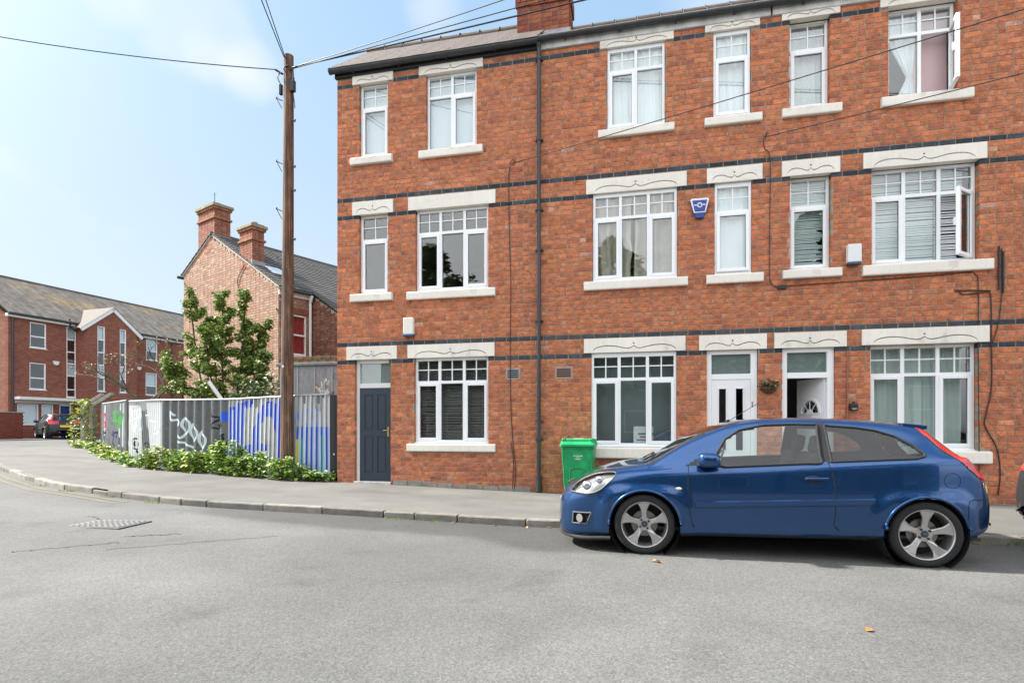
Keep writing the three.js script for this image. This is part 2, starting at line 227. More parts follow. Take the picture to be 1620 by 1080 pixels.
// openings: [house, x0, x1, y0, y1, kind, lintel x0, lintel x1, options]
const OPEN = [
  [0, -5.54, -4.92, 6.69, 8.17, 'w', -5.68, -4.80, { cols: 1, sash: [1], vent: 0, back: 'blind', sill: [-5.71, -4.81, 6.55, 6.70], tall: 1 }],
  [0, -4.11, -3.08, 6.69, 8.17, 'w', -4.25, -2.95, { cols: 2, sash: [0, 1], vent: 0, back: 'blind', sill: [-4.24, -2.95, 6.53, 6.69] }],
  [0, -5.54, -4.92, 3.955, 5.54, 'w', -5.68, -4.80, { cols: 1, sash: [1], vent: 0, back: 'plain', sill: [-5.71, -4.81, 3.80, 3.96], tall: 1 }],
  [0, -4.33, -2.85, 3.955, 5.54, 'w', -4.48, -2.70, { cols: 3, sash: [1, 0, 1], back: 'plain', sill: [-4.49, -2.70, 3.78, 3.945], plainLintel: 1 }],
  [0, -5.64, -4.86, 0.1, 2.63, 'd', -5.81, -4.72, { style: 'navy' }],
  [0, -4.36, -2.85, 0.97, 2.63, 'w', -4.49, -2.72, { cols: 3, sash: [1, 0, 1], back: 'darkblind', sill: [-4.49, -2.70, 0.81, 0.965] }],
  [1, -0.60, 0.42, 6.69, 8.17, 'w', -0.73, 0.57, { cols: 2, sash: [1, 0], back: 'net', sill: [-0.76, 0.58, 6.54, 6.69], head: 0.07 }],
  [1, 1.24, 1.85, 6.69, 8.19, 'w', 1.10, 2.00, { cols: 1, sash: [1], back: 'net', sill: [1.09, 2.03, 6.54, 6.69], head: 0.07, tall: 1 }],
  [1, -0.86, 0.63, 3.945, 5.54, 'w', -0.98, 0.79, { cols: 3, sash: [1, 0, 1], back: 'foil', sill: [-1.02, 0.81, 3.78, 3.945], head: 0.07 }],
  [1, 1.26, 1.87, 3.945, 5.54, 'w', 1.13, 2.04, { cols: 1, sash: [2], back: 'white', sill: [1.12, 2.05, 3.78, 3.945], head: 0.08, tall: 1 }],
  [1, -0.89, 0.62, 0.93, 2.63, 'w', -1.02, 0.77, { cols: 3, sash: [1, 0, 1], back: 'dark', sill: [-0.98, 0.74, 0.72, 0.92], head: 0.08 }],
  [1, 1.13, 1.97, 0.02, 2.62, 'd', 1.00, 2.11, { style: 'white' }],
  [2, 2.36, 3.18, 0.02, 2.62, 'd', 2.23, 3.35, { style: 'ajar' }],
  [2, 2.48, 3.10, 6.69, 8.2, 'w', 2.35, 3.25, { cols: 1, sash: [1], vent: 0, back: 'lace', sill: [2.35, 3.27, 6.54, 6.70], tall: 1 }],
  [2, 3.98, 4.97, 6.70, 8.18, 'w', 3.85, 5.12, { cols: 2, sash: [0, 3], vent: 0, back: 'drape', sill: [3.86, 5.17, 6.53, 6.70] }],
  [2, 2.48, 3.12, 3.955, 5.54, 'w', 2.35, 3.25, { cols: 1, sash: [1], vent: 0, back: 'venetian', sill: [2.36, 3.27, 3.80, 3.955], tall: 1 }],
  [2, 3.73, 5.27, 3.965, 5.55, 'w', 3.60, 5.37, { cols: 3, sash: [1, 0, 4], vent: 1, back: 'venetian', sill: [3.58, 5.44, 3.78, 3.96] }],
  [2, 3.71, 5.26, 0.91, 2.63, 'w', 3.58, 5.40, { cols: 3, sash: [1, 0, 1], vent: 1, back: 'curtain', sill: [3.56, 5.42, 0.70, 0.90] }],
];
const LH = 0.262; // lintel height
const EAVE = 8.36;
{
  // bricks, course by course
  const R = rng(2024);
  const PAL = [[0.711, 0.237, 0.101], [0.733, 0.255, 0.111], [0.68, 0.222, 0.097], [0.635, 0.208, 0.1], [0.711, 0.269, 0.13], [0.59, 0.194, 0.099], [0.688, 0.243, 0.113], [0.537, 0.183, 0.102], [0.733, 0.292, 0.153], [0.461, 0.167, 0.101], [0.726, 0.381, 0.258]];
  const BLUE = [[0.055, 0.066, 0.085], [0.075, 0.087, 0.108], [0.042, 0.05, 0.066]];
  const pick = (x, y) => { const low = smooth(2.9, 0.7, y), dirt = smooth(0.48, 0.66, fbm3(x * 0.8, y * 1.3, 41, 4)) * (0.35 + 0.65 * smooth(0.5, 0, Math.abs(y - 3.35) - 0.25)), r = R() * 0.93 + low * 0.27 + dirt * 0.22; const k = r < 0.2 ? 0 : r < 0.4 ? 1 : r < 0.55 ? 2 : r < 0.66 ? 6 : r < 0.74 ? 4 : r < 0.86 ? 3 : r < 0.95 ? 5 : r < 1.0 ? 7 : r < 1.04 ? 8 : r < 1.12 ? 5 : r < 1.2 ? 7 : 9; return R() < 0.008 ? 10 : k; };
  function brickGeo(w, h, d, ch, du, dv) { // front face at z = 0
    const x = w / 2, y = h / 2, i = x - ch, j = y - ch;
    const F = [[-i, -j, 0], [i, -j, 0], [i, j, 0], [-i, j, 0]], B = [[-x, -y, -ch], [x, -y, -ch], [x, y, -ch], [-x, y, -ch]], K = [[-x, -y, -d], [x, -y, -d], [x, y, -d], [-x, y, -d]];
    const q = [F]; for (let k = 0; k < 4; k++) { const n = (k + 1) % 4; q.push([B[k], B[n], F[n], F[k]], [K[k], K[n], B[n], B[k]]); }
    const g = quadGeo(q), uv = g.attributes.uv; for (let k = 0; k < uv.count; k++) uv.setXY(k, uv.getX(k) + du, uv.getY(k) + dv); return g;
  }
  const S = 0.236, HB = 0.118, J = 0.012;
  const X0 = HOUSES[0].x0, X1 = HOUSES[2].x1, list = [];
  const nTop = Math.floor((EAVE - BY0) / CH), nBot = -Math.ceil((BY0 + 0.25) / CH);
  const blocks = (y0, y1) => { // x intervals taken by openings, lintels and sills at this course
    const o = []; for (const [, a, b, c, d, kind, l0, l1, op] of OPEN) { if (y1 > c + 0.005 && y0 < d - 0.005) o.push([a, b, 1]); if (y1 > d + 0.02 && y0 < d + LH - 0.02) o.push([l0, l1, 0]); if (op.sill && y1 > op.sill[2] + 0.03 && y0 < op.sill[3] - 0.03) o.push([op.sill[0], op.sill[1], 0]); } return o.sort((p, q) => p[0] - q[0]); };
  for (let n = nBot; n <= nTop; n++) {
    const y1 = course(n) - 0.0058, y0 = course(n - 1) + 0.0058, bl = blocks(y0, y1), band = BANDS.has(n);
    let spans = [], x = X0, edge = 1; for (const [a, b, e] of bl) { if (a > x + 0.01) spans.push([x, a, edge, e]); if (b > x) { x = b; edge = e; } } if (x < X1) spans.push([x, X1, edge, 0]);
    // one long bond line with three stretchers to a header, shifted every course
    const cuts = []; let cx = X0 - (n % 2 ? 0.118 : 0) - (band ? 0 : 0.04 * R()); let k = Math.floor(R() * 4) + (n % 2);
    while (cx < X1 + 0.3) { const len = band ? S : (k % 4 === 3 || R() < 0.07 ? HB : S) + 0.0; cuts.push([cx, cx + len]); cx += len; k++; }
    for (const [sa, sb, ea, eb] of spans) for (const [ca, cb] of cuts) {
      let a = Math.max(ca, sa), b = Math.min(cb, sb); if (b - a < 0.035) continue;
      const atL = a === sa, atR = b === sb, w = b - a - (atL && ea ? 0 : J / 2) - (atR && eb ? 0 : J / 2), c = (a + b) / 2 + ((atL && ea ? 0 : J / 2) - (atR && eb ? 0 : J / 2)) / 2;
      if (w < 0.025) continue;
      list.push({ x: c, y: (y0 + y1) / 2, w, h: y1 - y0, d: (atL && ea) || (atR && eb) ? 0.115 : 0.05, band, full: Math.abs(w - (S - J)) < 0.002 ? 1 : Math.abs(w - (HB - J)) < 0.002 ? 2 : 0, p: (() => { const q = pick(c, (y0 + y1) / 2); return R() < 0.5 && q < 9 ? q : q; })(), n });
    }
  }
  const palMats = PAL.map((c) => std(c, 0.88, { map: brickTex, bumpMap: brickBump, bumpScale: 0.003 }));
  const blueMats = BLUE.map((c) => std(c, 0.55, { map: brickTex, bumpMap: brickBump, bumpScale: 0.002 }));
  const shared = {}; for (const [f, w] of [[1, S - J], [2, HB - J]]) shared[f] = [0, 1, 2, 3, 4, 5].map((k) => brickGeo(w, CH - 0.0116, 0.05, 0.004, k * 0.37, k * 0.61));
  const V = camera.position;
  HOUSES.forEach((h, hi) => {
    const mine = list.filter((b) => b.x >= h.x0 && b.x < h.x1);
    // the 300 that show largest: whole bricks above the parked car, nearest the street camera
    const near = mine.filter((b) => b.full && b.d < 0.1 && (hi === 0 ? b.y > 0.2 : b.y > 1.75 || b.x > 3.3) && b.y < 7.9 && b.x < 5.6).sort((p, q) => Math.hypot(p.x - V.x, p.y - V.y) - Math.hypot(q.x - V.x, q.y - V.y)).slice(0, 300);
    const set = new Set(near), rest = [];
    const wob = () => (R() - 0.5) * 0.004;
    for (const b of mine) {
      if (set.has(b)) { const m = part('brick', shared[b.full][Math.floor(R() * 6)], b.band ? blueMats[Math.floor(R() * 3)] : palMats[b.p], h.o); m.position.set(b.x, b.y, wob()); m.rotation.set(0, (R() - 0.5) * 0.008, (R() - 0.5) * 0.006); continue; }
      const g = brickGeo(b.w, b.h, b.d, 0.004, R() * 3, R() * 3); g.rotateZ((R() - 0.5) * 0.006); g.translate(b.x, b.y, wob());
      const c = b.band ? BLUE[Math.floor(R() * 3)] : PAL[b.p], v = 0.88 + 0.24 * R(); rest.push(tint(g, c.map((t) => t * v)));
    }
    const st = part('brick_rest', rest, M.brickMix, h.o); st.userData.kind = 'stuff';
    // mortared wall behind the bricks, with the openings cut through
    const holes = OPEN.filter((o) => o[0] === hi).map((o) => [[o[1] - 0.006, o[3] - 0.02], [o[1] - 0.006, o[4] + 0.006], [o[2] + 0.006, o[4] + 0.006], [o[2] + 0.006, o[3] - 0.02]]);
    const wg = extr([[h.x0 + (hi ? 0 : 0.004), -0.4], [h.x1, -0.4], [h.x1, EAVE + 0.02], [h.x0 + (hi ? 0 : 0.004), EAVE + 0.02]], 0.215, 0, holes); wg.translate(0, 0, -0.2205);
    part('wall', wg, M.mortar, h.o);
    // inner shell: side walls, back wall and floors that close the rooms
    const sh = [box(h.x0 + 0.02, h.x0 + 0.12, -0.3, EAVE, -4.4, -0.222), box(h.x1 - 0.1, h.x1 - 0.002, -0.3, EAVE, -4.4, -0.222), box(h.x0 + 0.12, h.x1 - 0.1, -0.3, EAVE, -4.4, -4.28)];
    for (const y of [-0.02, 2.78, 5.7, 8.3]) sh.push(box(h.x0 + 0.12, h.x1 - 0.1, y - 0.12, y, -4.28, -0.223));
    part('inner_wall', sh, M.room, h.o);
  });
  // left end wall of the end house, outside skin
  part('side_wall', box(X0 - 0.02, X0 + 0.004, -0.3, EAVE, -4.4, -0.056), std([0.36, 0.12, 0.07], 0.9, { map: rep(brickTex, 1), bumpMap: brickBump, bumpScale: 0.004 }), HOUSES[0].o);
}
// ---------------------------------------------------------------- windows, doors, lintels, sills
M.blind = std([0.62, 0.68, 0.75], 0.8); M.slatDark = std([0.075, 0.072, 0.07], 0.5); M.slatPale = std([0.60, 0.66, 0.66], 0.5);  // blind also colours the added sheets that carry a mirrored cloud tone
M.net = std([0.80, 0.82, 0.86], 0.95); M.foil = std([0.40, 0.35, 0.29], 0.5, { side: THREE.DoubleSide }); M.curtain = std([0.50, 0.56, 0.55], 0.95); M.pink = std([0.72, 0.52, 0.53], 0.95);
M.navy = std([0.019, 0.034, 0.052], 0.38); M.brass = std([0.55, 0.40, 0.16], 0.3, { metalness: 1 }); M.whiteDoor = std([0.80, 0.81, 0.83], 0.35); 
const ZF = [-0.075, -0.03, -0.115];
function sheet(x0, x1, y0, y1, z, fold, amp, seed, nx = 60, ny = 24, shape) { // hanging cloth
  const g = new THREE.PlaneGeometry(x1 - x0, y1 - y0, nx, ny), p = g.attributes.position, R = rng(seed), ph = R() * 9;
  for (let i = 0; i < p.count; i++) {
    let x = p.getX(i) + (x0 + x1) / 2, y = p.getY(i) + (y0 + y1) / 2; const t = (y - y0) / (y1 - y0);
    let d = amp * (Math.sin(x * fold + ph + 0.7 * Math.sin(x * 3.1 + y)) + 0.45 * Math.sin(x * fold * 2.3 + 1.3 * y + ph) + 0.35 * (noise3(x * 9, y * 3, seed) - 0.5));
    if (shape) { const s = shape(x, y, t); x = s[0]; d += s[1] || 0; }
    p.setXYZ(i, x, y, z + d);
  }
  g.computeVertexNormals(); return metric(g);
}
function slats(x0, x1, y0, y1, z, pitch, R, gap) {
  const o = []; for (let y = y1 - pitch / 2; y > y0; y -= pitch) { let a = x0, b = x1; if (gap && gap(y)) b = gap(y); const s = (R() - 0.5) * 0.006, g = box(a, b, -0.0007, 0.0007, -pitch * 0.53, pitch * 0.53); g.rotateX(1.15 + (R() - 0.5) * 0.12); g.rotateZ(s); g.translate(0, y, z); o.push(g); } return o;
}
function ogee(l0, l1, y0, h) { // double curve carved across a lintel
  const w = l1 - l0, half = [[0.085, 0], [0.10, 0.22], [0.15, 0.40], [0.23, 0.47], [0.32, 0.43], [0.40, 0.31], [0.45, 0.27], [0.48, 0.34], [0.5, 0.43]];
  const pts = [...half, ...half.slice(0, -1).reverse().map(([a, b]) => [1 - a, b])].map(([a, b]) => new THREE.Vector2(l0 + a * w, y0 + b * h));
  return new THREE.SplineCurve(pts).getPoints(70).map((p) => [p.x, p.y]);
}
function lintel(l0, l1, y0, h, plain, parent) {
  const b = 0.004; let gs = [rbox(l0, l1, y0 + 0.001, y0 + h, -0.10, -0.03, 0.006)];
  if (plain) gs = [rbox(l0, l1, y0 + 0.001, y0 + h, -0.10, 0.026, 0.008)];
  else {
    const c = ogee(l0, l1, y0, h), g = 0.010, up = c.map(([x, y]) => [x, y + g]), lo = c.map(([x, y]) => [x, y - g]), cx = (l0 + l1) / 2, cy = y0 + 0.60 * h, hole = []; for (let k = 0; k < 12; k++) hole.push([cx + 0.018 * Math.cos(-k * Math.PI / 6), cy + 0.018 * Math.sin(-k * Math.PI / 6)]);
    const top = extr([[l0 + 0.003, y0 + 0.004], [up[0][0] - 0.004, y0 + 0.004], ...up.slice(1, -1), [up[up.length - 1][0] + 0.004, y0 + 0.004], [l1 - 0.003, y0 + 0.004], [l1 - 0.003, y0 + h - 0.003], [l0 + 0.003, y0 + h - 0.003]], 0.052, 0.003, [hole]);
    const low = extr([...lo.slice(2, -2), [lo[lo.length - 3][0], y0 + 0.004], [lo[2][0], y0 + 0.004]], 0.052, 0.002);
    top.translate(0, 0, -0.0265); low.translate(0, 0, -0.0268); gs.push(top, low);
  }
  part('lintel', gs, M.stone, parent);
}
function sashAt(parent, name, x0, x1, y0, y1, z, w, open) { // a casement frame with its pane, built about its hinge
  const g = sub(name, parent), hx = open === 'side' ? x1 : (x0 + x1) / 2, hy = open === 'top' ? y1 : 0; g.position.set(hx, hy, z);
  const X = (v) => v - hx, Y = (v) => v - hy;
  return [g, X, Y];
}
function makeWindow(o, idx) {
  const [hi, x0, x1, y0, y1, , l0, l1, op] = o, H = HOUSES[hi].o, z = ZF[hi], w = sub('window', H), n = op.cols, fr = [], R = rng(500 + idx), jw = 0.048, D = 0.07;
  const head = op.head || 0.05, yb = y0 + 0.055, yt = y1 - head, xa = x0 + jw, xb = x1 - jw, yT = y1 - (op.tall ? 0.315 : 0.285) * (y1 - y0), th = 0.028, mw = 0.028;
  fr.push(rbox(x0 + 0.002, xa, y0, y1 - 0.002, z - D, z, 0.006), rbox(xb, x1 - 0.002, y0, y1 - 0.002, z - D, z, 0.006), rbox(xa, xb, yt, y1 - 0.003, z - D, z - 0.002, 0.006), rbox(xa, xb, y0 + 0.001, yb, z - D, z - 0.001, 0.006), rbox(xa, xb, yT - th, yT + th, z - D + 0.004, z - 0.003, 0.006));
  const cw = (xb - xa) / n, edges = []; for (let k = 0; k <= n; k++) edges.push(xa + k * cw);
  if (n === 3) { edges[1] -= 0.015; edges[2] += 0.015; }
  for (let k = 1; k < n; k++) fr.push(rbox(edges[k] - mw, edges[k] + mw, yb, yt, z - D + 0.002, z - 0.004, 0.005));
  part('frame', fr, M.upvc, w);
  for (let k = 0; k < n; k++) {
    const a = edges[k] + (k ? mw : 0), b = edges[k + 1] - (k < n - 1 ? mw : 0), ta = yT + th, tb = yt, s = op.sash[k];
    part('pane', box(a - 0.004, b + 0.004, ta - 0.004, tb + 0.004, z - 0.045, z - 0.041), M.glass, w);
    const cx = (a + b) / 2, cy = (ta + tb) / 2 + 0.02;
    part('glazing_bar', [rbox(cx - 0.011, cx + 0.011, ta, tb, z - 0.039, z - 0.024, 0.003), rbox(a, cx - 0.011, cy - 0.010, cy + 0.010, z - 0.039, z - 0.025, 0.003), rbox(cx + 0.011, b, cy - 0.010, cy + 0.010, z - 0.039, z - 0.025, 0.003)], M.upvc, w);
    part('seal', [box(a, a + 0.005, ta, tb, z - 0.041, z - 0.037), box(b - 0.005, b, ta, tb, z - 0.041, z - 0.037)], M.seal, w);
    if (op.vent === k) part('trickle_vent', rbox(a + 0.02, b - 0.02, yt + 0.004, yt + 0.03, z, z + 0.016, 0.005), std([0.7, 0.66, 0.56], 0.5), w);
    const la = yb, lb = yT - th;
    if (!s) { part('pane', box(a - 0.004, b + 0.004, la - 0.004, lb + 0.004, z - 0.045, z - 0.041), M.glass, w); part('seal', [box(a, b, lb - 0.006, lb, z - 0.04, z - 0.035), box(a, a + 0.005, la, lb - 0.006, z - 0.04, z - 0.035), box(b - 0.005, b, la, lb - 0.006, z - 0.04, z - 0.035)], M.seal, w); continue; }
    const side = s >= 3, top = s === 2, hx = side ? b + 0.012 : 0, hy = top ? lb : 0, c = sub('casement', w); c.position.set(hx, hy, z);
    const A = a - 0.012 - hx, B = b + 0.012 - hx, C = la - 0.014 - hy, E = lb + 0.012 - hy, f = 0.058;
    part('sash', [rbox(A, A + f, C, E, -0.045, 0.012, 0.007), rbox(B - f, B, C, E, -0.045, 0.012, 0.007), rbox(A + f, B - f, E - f, E, -0.045, 0.011, 0.007), rbox(A + f, B - f, C, C + f, -0.045, 0.011, 0.007)], M.upvc, c);
    part('pane', box(A + f - 0.004, B - f + 0.004, C + f - 0.004, E - f + 0.004, -0.026, -0.022), M.glass, c);
    part('seal', [box(A + f, A + f + 0.005, C + f, E - f, -0.022, -0.016), box(B - f - 0.005, B - f, C + f, E - f, -0.022, -0.016), box(A + f, B - f, E - f - 0.006, E - f, -0.022, -0.015)], M.seal, c);
    if (side) part('handle', rbox(A + 0.015, A + 0.035, (C + E) / 2 - 0.06, (C + E) / 2 + 0.06, -0.085, -0.046, 0.006), M.upvc, c);
    if (s === 2) c.rotation.x = -0.035; if (s === 3) c.rotation.y = 1.36; if (s === 4) c.rotation.y = 0.74;
  }
  const [s0, s1, sy0, sy1] = op.sill;
  { const pr = 0.07, g = extr([[-0.12, sy0], [pr - 0.006, sy0], [pr, sy0 + 0.012], [pr, sy1 - 0.035], [pr - 0.008, sy1 - 0.022], [-0.12, sy1 + 0.004]], s1 - s0 - 0.008, 0.004); g.rotateY(-Math.PI / 2); g.translate(s1 - 0.004, 0, 0); part('sill', metric(g), M.stone, w);
    part('sub_sill', rbox(x0 + 0.004, x1 - 0.004, sy1 - 0.004, y0 + 0.012, z - 0.06, z + 0.03, 0.006), M.upvc, w); }
  lintel(l0, l1, y1, y1 > 8 ? 0.19 : LH, op.plainLintel, w);
  // what hangs behind the panes
  const bz = z - D - 0.05, k = op.back;
  if (k === 'blind') part('pane_backing', sheet(x0, x1, y0, y1, bz, 2, 0.003, idx, 8, 8), M.blind, w);  // pale sheet added so the panes carry the tone of mirrored cloud
  if (k === 'darkblind') part('venetian_blind', slats(x0 + 0.02, x1 - 0.02, y0, y1, bz, 0.027, R), M.slatDark, w).userData.kind = 'stuff';
  if (k === 'net') part('net_curtain', sheet(x0, x1, y0, y1, bz, 34, 0.012, idx, 90, 20, (x, y, t) => [x, 0.02 * Math.sin(t * 9)]), M.net, w);
  if (k === 'white') part('curtain', sheet(x0, x1, y0, y1, bz, 22, 0.014, idx), M.net, w);
  if (k === 'lace') part('lace_curtain', sheet(x0, x1, y0, y1, bz, 40, 0.008, idx, 90, 20), std([0.72, 0.74, 0.76], 0.95, { map: rep(dataTex(256, (i, j, m) => { const u = i / m * 6, v = j / m * 6, q = 0.62 + 0.38 * (Math.sin(u * 6.283) * Math.sin(v * 6.283 + Math.sin(u * 6.283)) > 0.1 ? 1 : 0.45) * (0.8 + 0.4 * pnoise(i / m * 60, j / m * 60, 60, 4)); return [q, q, q]; }), 7) }), w);
  if (k === 'foil') { for (const [a, b, s] of [[x0, x0 + (x1 - x0) * 0.46, 1], [x0 + (x1 - x0) * 0.50, x1, 2]]) part('drape', sheet(a, b, y0, y1, bz, 17, 0.03, idx * 3 + s, 80, 60, (x, y, t) => [x + 0.05 * (noise3(x * 5, y * 4, s) - 0.5), 0.05 * (fbm3(x * 8, y * 7, s, 4) - 0.5)]), M.foil, w); }
  if (k === 'curtain') { for (const [a, b, s] of [[x0, (x0 + x1) / 2 + 0.1, 1], [(x0 + x1) / 2 + 0.02, x1 - 0.12, 2]]) part('curtain', sheet(a, b, y0, y1, bz - 0.03 * s, 26, 0.02, idx + s), M.curtain, w); }
  if (k === 'venetian') { const mid = (x0 + x1) / 2; if (n === 1) part('venetian_blind', slats(x0, x1, y0, y1, bz, 0.026, R, (y) => (y < y0 + 0.72 && y > y0 + 0.1 && Math.sin(y * 34) > -0.35 ? x1 - 0.13 - 0.04 * Math.sin(y * 61) : 0)), M.slatPale, w).userData.kind = 'stuff';
    else { part('venetian_blind', slats(x0, xb - cw - 0.02, y0, y1, bz, 0.026, R), M.slatPale, w).userData.kind = 'stuff'; part('venetian_blind', slats(xb - cw, x1 - 0.12, y0, y1, bz - 0.02, 0.026, R, (y) => (y < y0 + 0.62 ? x1 - 0.20 : 0)), std([0.72, 0.74, 0.75], 0.5), w).userData.kind = 'stuff'; } }
  if (k === 'drape') { part('curtain', sheet(x0, x0 + 0.50, y0, y1, bz, 30, 0.014, idx, 60, 24, (x, y, t) => [lerp(x0 + 0.42, x, clamp(Math.abs(t - 0.28) * 1.6 + 0.15, 0, 1)), 0]), M.net, w); part('pink_blind', sheet(x0 + 0.42, x1, y0, y1, bz - 0.10, 5, 0.006, idx + 3, 12, 8), M.pink, w); }
  if (k === 'dark') { part('pane_backing', sheet(x0, x1, y0, y1, bz - 0.22, 2, 0.004, idx, 8, 8), std([0.20, 0.235, 0.25], 0.8), w); const pk = part('carton', box(-0.13, 0.22, y0 + 0.06, y0 + 0.36, z - 0.17, z - 0.09), (() => { const c = document.createElement('canvas'); c.width = 128; c.height = 112; const g = c.getContext('2d'); g.fillStyle = '#e8ebee'; g.fillRect(0, 0, 128, 112); g.fillStyle = '#6d8f9c'; g.fillRect(30, 44, 98, 14); g.fillStyle = '#b06a70'; g.fillRect(40, 66, 80, 12); g.fillStyle = '#4d6470'; g.fillRect(20, 88, 100, 8); const t = new THREE.CanvasTexture(c); t.colorSpace = THREE.SRGBColorSpace; return std([0.8, 0.8, 0.8], 0.7, { map: t }); })(), w); const uv = pk.geometry.attributes.uv; for (let i = 0; i < uv.count; i++) uv.setXY(i, (uv.getX(i) + 0.13) / 0.35, (uv.getY(i) - y0 - 0.06) / 0.30); }  // grey sheet added behind the panes to lift them from black
}
function panelDoor(w, h, T, panels, mat, parent, name = 'leaf', cut = []) { // slab with sunk panels and raised fields, cut through for glass; hinge side at x = 0
  const holes = panels.map(([a, b, c, d]) => [[a, c], [a, d], [b, d], [b, c]]);
  const f = extr([[0, 0], [w, 0], [w, h], [0, h]], 0.012, 0.002, [...holes, ...cut]); f.translate(0, 0, T / 2 - 0.014);
  const sl = extr([[0.001, 0.001], [w - 0.001, 0.001], [w - 0.001, h - 0.001], [0.001, h - 0.001]], T - 0.0145, 0, cut); sl.translate(0, 0, -T / 2);
  const gs = [sl, f];
  for (const [a, b, c, d] of panels) { const p = extr([[a + 0.03, c + 0.03], [b - 0.03, c + 0.03], [b - 0.03, d - 0.03], [a + 0.03, d - 0.03]], 0.004, 0.004); p.translate(0, 0, T / 2 - 0.013); gs.push(p); }
  return part(name, gs, mat, parent);
}
function makeDoor(o, idx) {
  const [hi, x0, x1, , y1, , l0, l1, op] = o, H = HOUSES[hi].o, d = sub('door', H), st = op.style, gy = base((x0 + x1) / 2) + 0.05;
  const z = st === 'navy' ? -0.07 : -0.05, jw = st === 'navy' ? 0.07 : 0.085, yT = st === 'navy' ? 2.085 : 2.13, D = 0.08, ins = st === 'navy' ? 0 : 0.02;
  const fm = st === 'navy' ? std([0.66, 0.66, 0.64], 0.5) : M.upvc;
  part('frame', [rbox(x0 + 0.002, x0 + jw, gy, y1 - 0.002, z - D, z, 0.006), rbox(x1 - jw * (st === 'navy' ? 0.4 : 1.25), x1 - 0.002, gy, y1 - 0.002, z - D, z, 0.006), rbox(x0 + jw, x1 - jw, y1 - 0.07, y1 - 0.003, z - D, z - 0.002, 0.006), rbox(x0 + jw, x1 - jw * 0.4, yT - 0.02, yT + 0.075, z - D, z + 0.002, 0.006)], fm, d);
  part('fanlight', box(x0 + jw - 0.004, x1 - jw * 0.4, yT + 0.07, y1 - 0.066, z - 0.05, z - 0.045), M.glass, d);
  part('fanlight_backing', box(x0 + jw - 0.004, x1 - jw * 0.4, yT + 0.07, y1 - 0.066, z - 0.075, z - 0.07), std([0.20, 0.235, 0.235], 0.7), d);  // grey-green sheet added behind the fanlight to give it a mirrored street tone
  lintel(l0, l1, y1, LH, 0, d);
  const a = x0 + jw, b = x1 - jw * (st === 'navy' ? 0.4 : 1.25), w = b - a - 0.008, h = yT - 0.022 - (gy + 0.05);
  if (st === 'navy') {
    const g = sub('leaf', d); g.position.set(a + 0.004, gy + 0.05, z - 0.035);
    panelDoor(w, h, 0.045, [[0.10, w / 2 - 0.045, 1.02, h - 0.13], [w / 2 + 0.045, w - 0.10, 1.02, h - 0.13], [0.10, w / 2 - 0.045, 0.16, 0.90], [w / 2 + 0.045, w - 0.10, 0.16, 0.90]], M.navy, g, 'panels');
    part('handle', [rbox(w - 0.075, w - 0.035, 0.90, 1.09, 0.023, 0.03, 0.004), rod([w - 0.055, 1.02, 0.03], [w - 0.055, 1.02, 0.06], 0.008), rod([w - 0.055, 1.02, 0.058], [w - 0.15, 1.02, 0.058], 0.009)], M.brass, g);
    part('step', rbox(x0 - 0.01, x1 + 0.01, gy - 0.12, gy + 0.045, -0.12, 0.03, 0.008), std([0.72, 0.70, 0.66], 0.8, { map: rep(grainTex, 1) }), d);
  } else if (st === 'white') {
    const g = sub('leaf', d); g.position.set(a + 0.004, gy + 0.05, z - 0.035);
    const P = [[0.10, w / 2 - 0.06, 0.75, h - 0.14], [w / 2 + 0.06, w - 0.10, 0.75, h - 0.14]];
    panelDoor(w, h, 0.05, [[0.10, w / 2 - 0.06, 0.15, 0.62], [w / 2 + 0.06, w - 0.10, 0.15, 0.62]], M.whiteDoor, g, 'panels', P.map(([q, r, s2, t]) => [[q + 0.02, s2 + 0.02], [q + 0.02, t - 0.02], [r - 0.02, t - 0.02], [r - 0.02, s2 + 0.02]]));
    for (const [q, r, s, t] of P) { part('glass_panel', box(q + 0.016, r - 0.016, s + 0.016, t - 0.016, -0.004, 0.0), M.glass, g); part('bead', [rbox(q, q + 0.022, s, t, 0.024, 0.034, 0.004), rbox(r - 0.022, r, s, t, 0.024, 0.034, 0.004), rbox(q + 0.022, r - 0.022, s, s + 0.022, 0.024, 0.034, 0.004), rbox(q + 0.022, r - 0.022, t - 0.022, t, 0.024, 0.034, 0.004)], M.whiteDoor, g); }
    part('knob', rod([w / 2, 1.0, 0.02], [w / 2, 1.0, 0.05], 0.012), M.metal, g);
    part('plate', rbox(b + 0.012, b + 0.034, 1.62, 1.72, z, z + 0.008, 0.003), std([0.25, 0.2, 0.18], 0.5), d);
    part('threshold', rbox(x0, x1, gy - 0.1, gy + 0.04, -0.14, 0.02, 0.006), M.stone, d);
  } else {
    const g = sub('leaf', d); g.position.set(b - 0.01, gy + 0.05, z - 0.06); g.rotation.y = -1.08; // hinged at the right jamb, swung inwards
    const t = new THREE.Group(); // leaf runs towards -x from its hinge
    const ml = panelDoor(w, h, 0.05, [[0.10, w / 2 - 0.04, 0.12, 0.75], [w / 2 + 0.04, w - 0.10, 0.12, 0.75], [0.12, w / 2 - 0.03, 0.86, 1.08], [w / 2 + 0.03, w - 0.12, 0.86, 1.08]], M.whiteDoor, g, 'panels', [Array.from({ length: 21 }, (_, k) => [w / 2 + 0.185 * Math.cos(k / 20 * Math.PI), 1.42 + 0.185 * 1.18 * Math.sin(k / 20 * Math.PI)])]); ml.position.x = -w;
    const arc = []; for (let k = 0; k <= 20; k++) arc.push([Math.cos(k / 20 * Math.PI), Math.sin(k / 20 * Math.PI)]);
    const cx = -w / 2, cy = 1.42; const half = (r, s) => arc.map(([p, q]) => [cx + p * r, cy + q * r * s]);
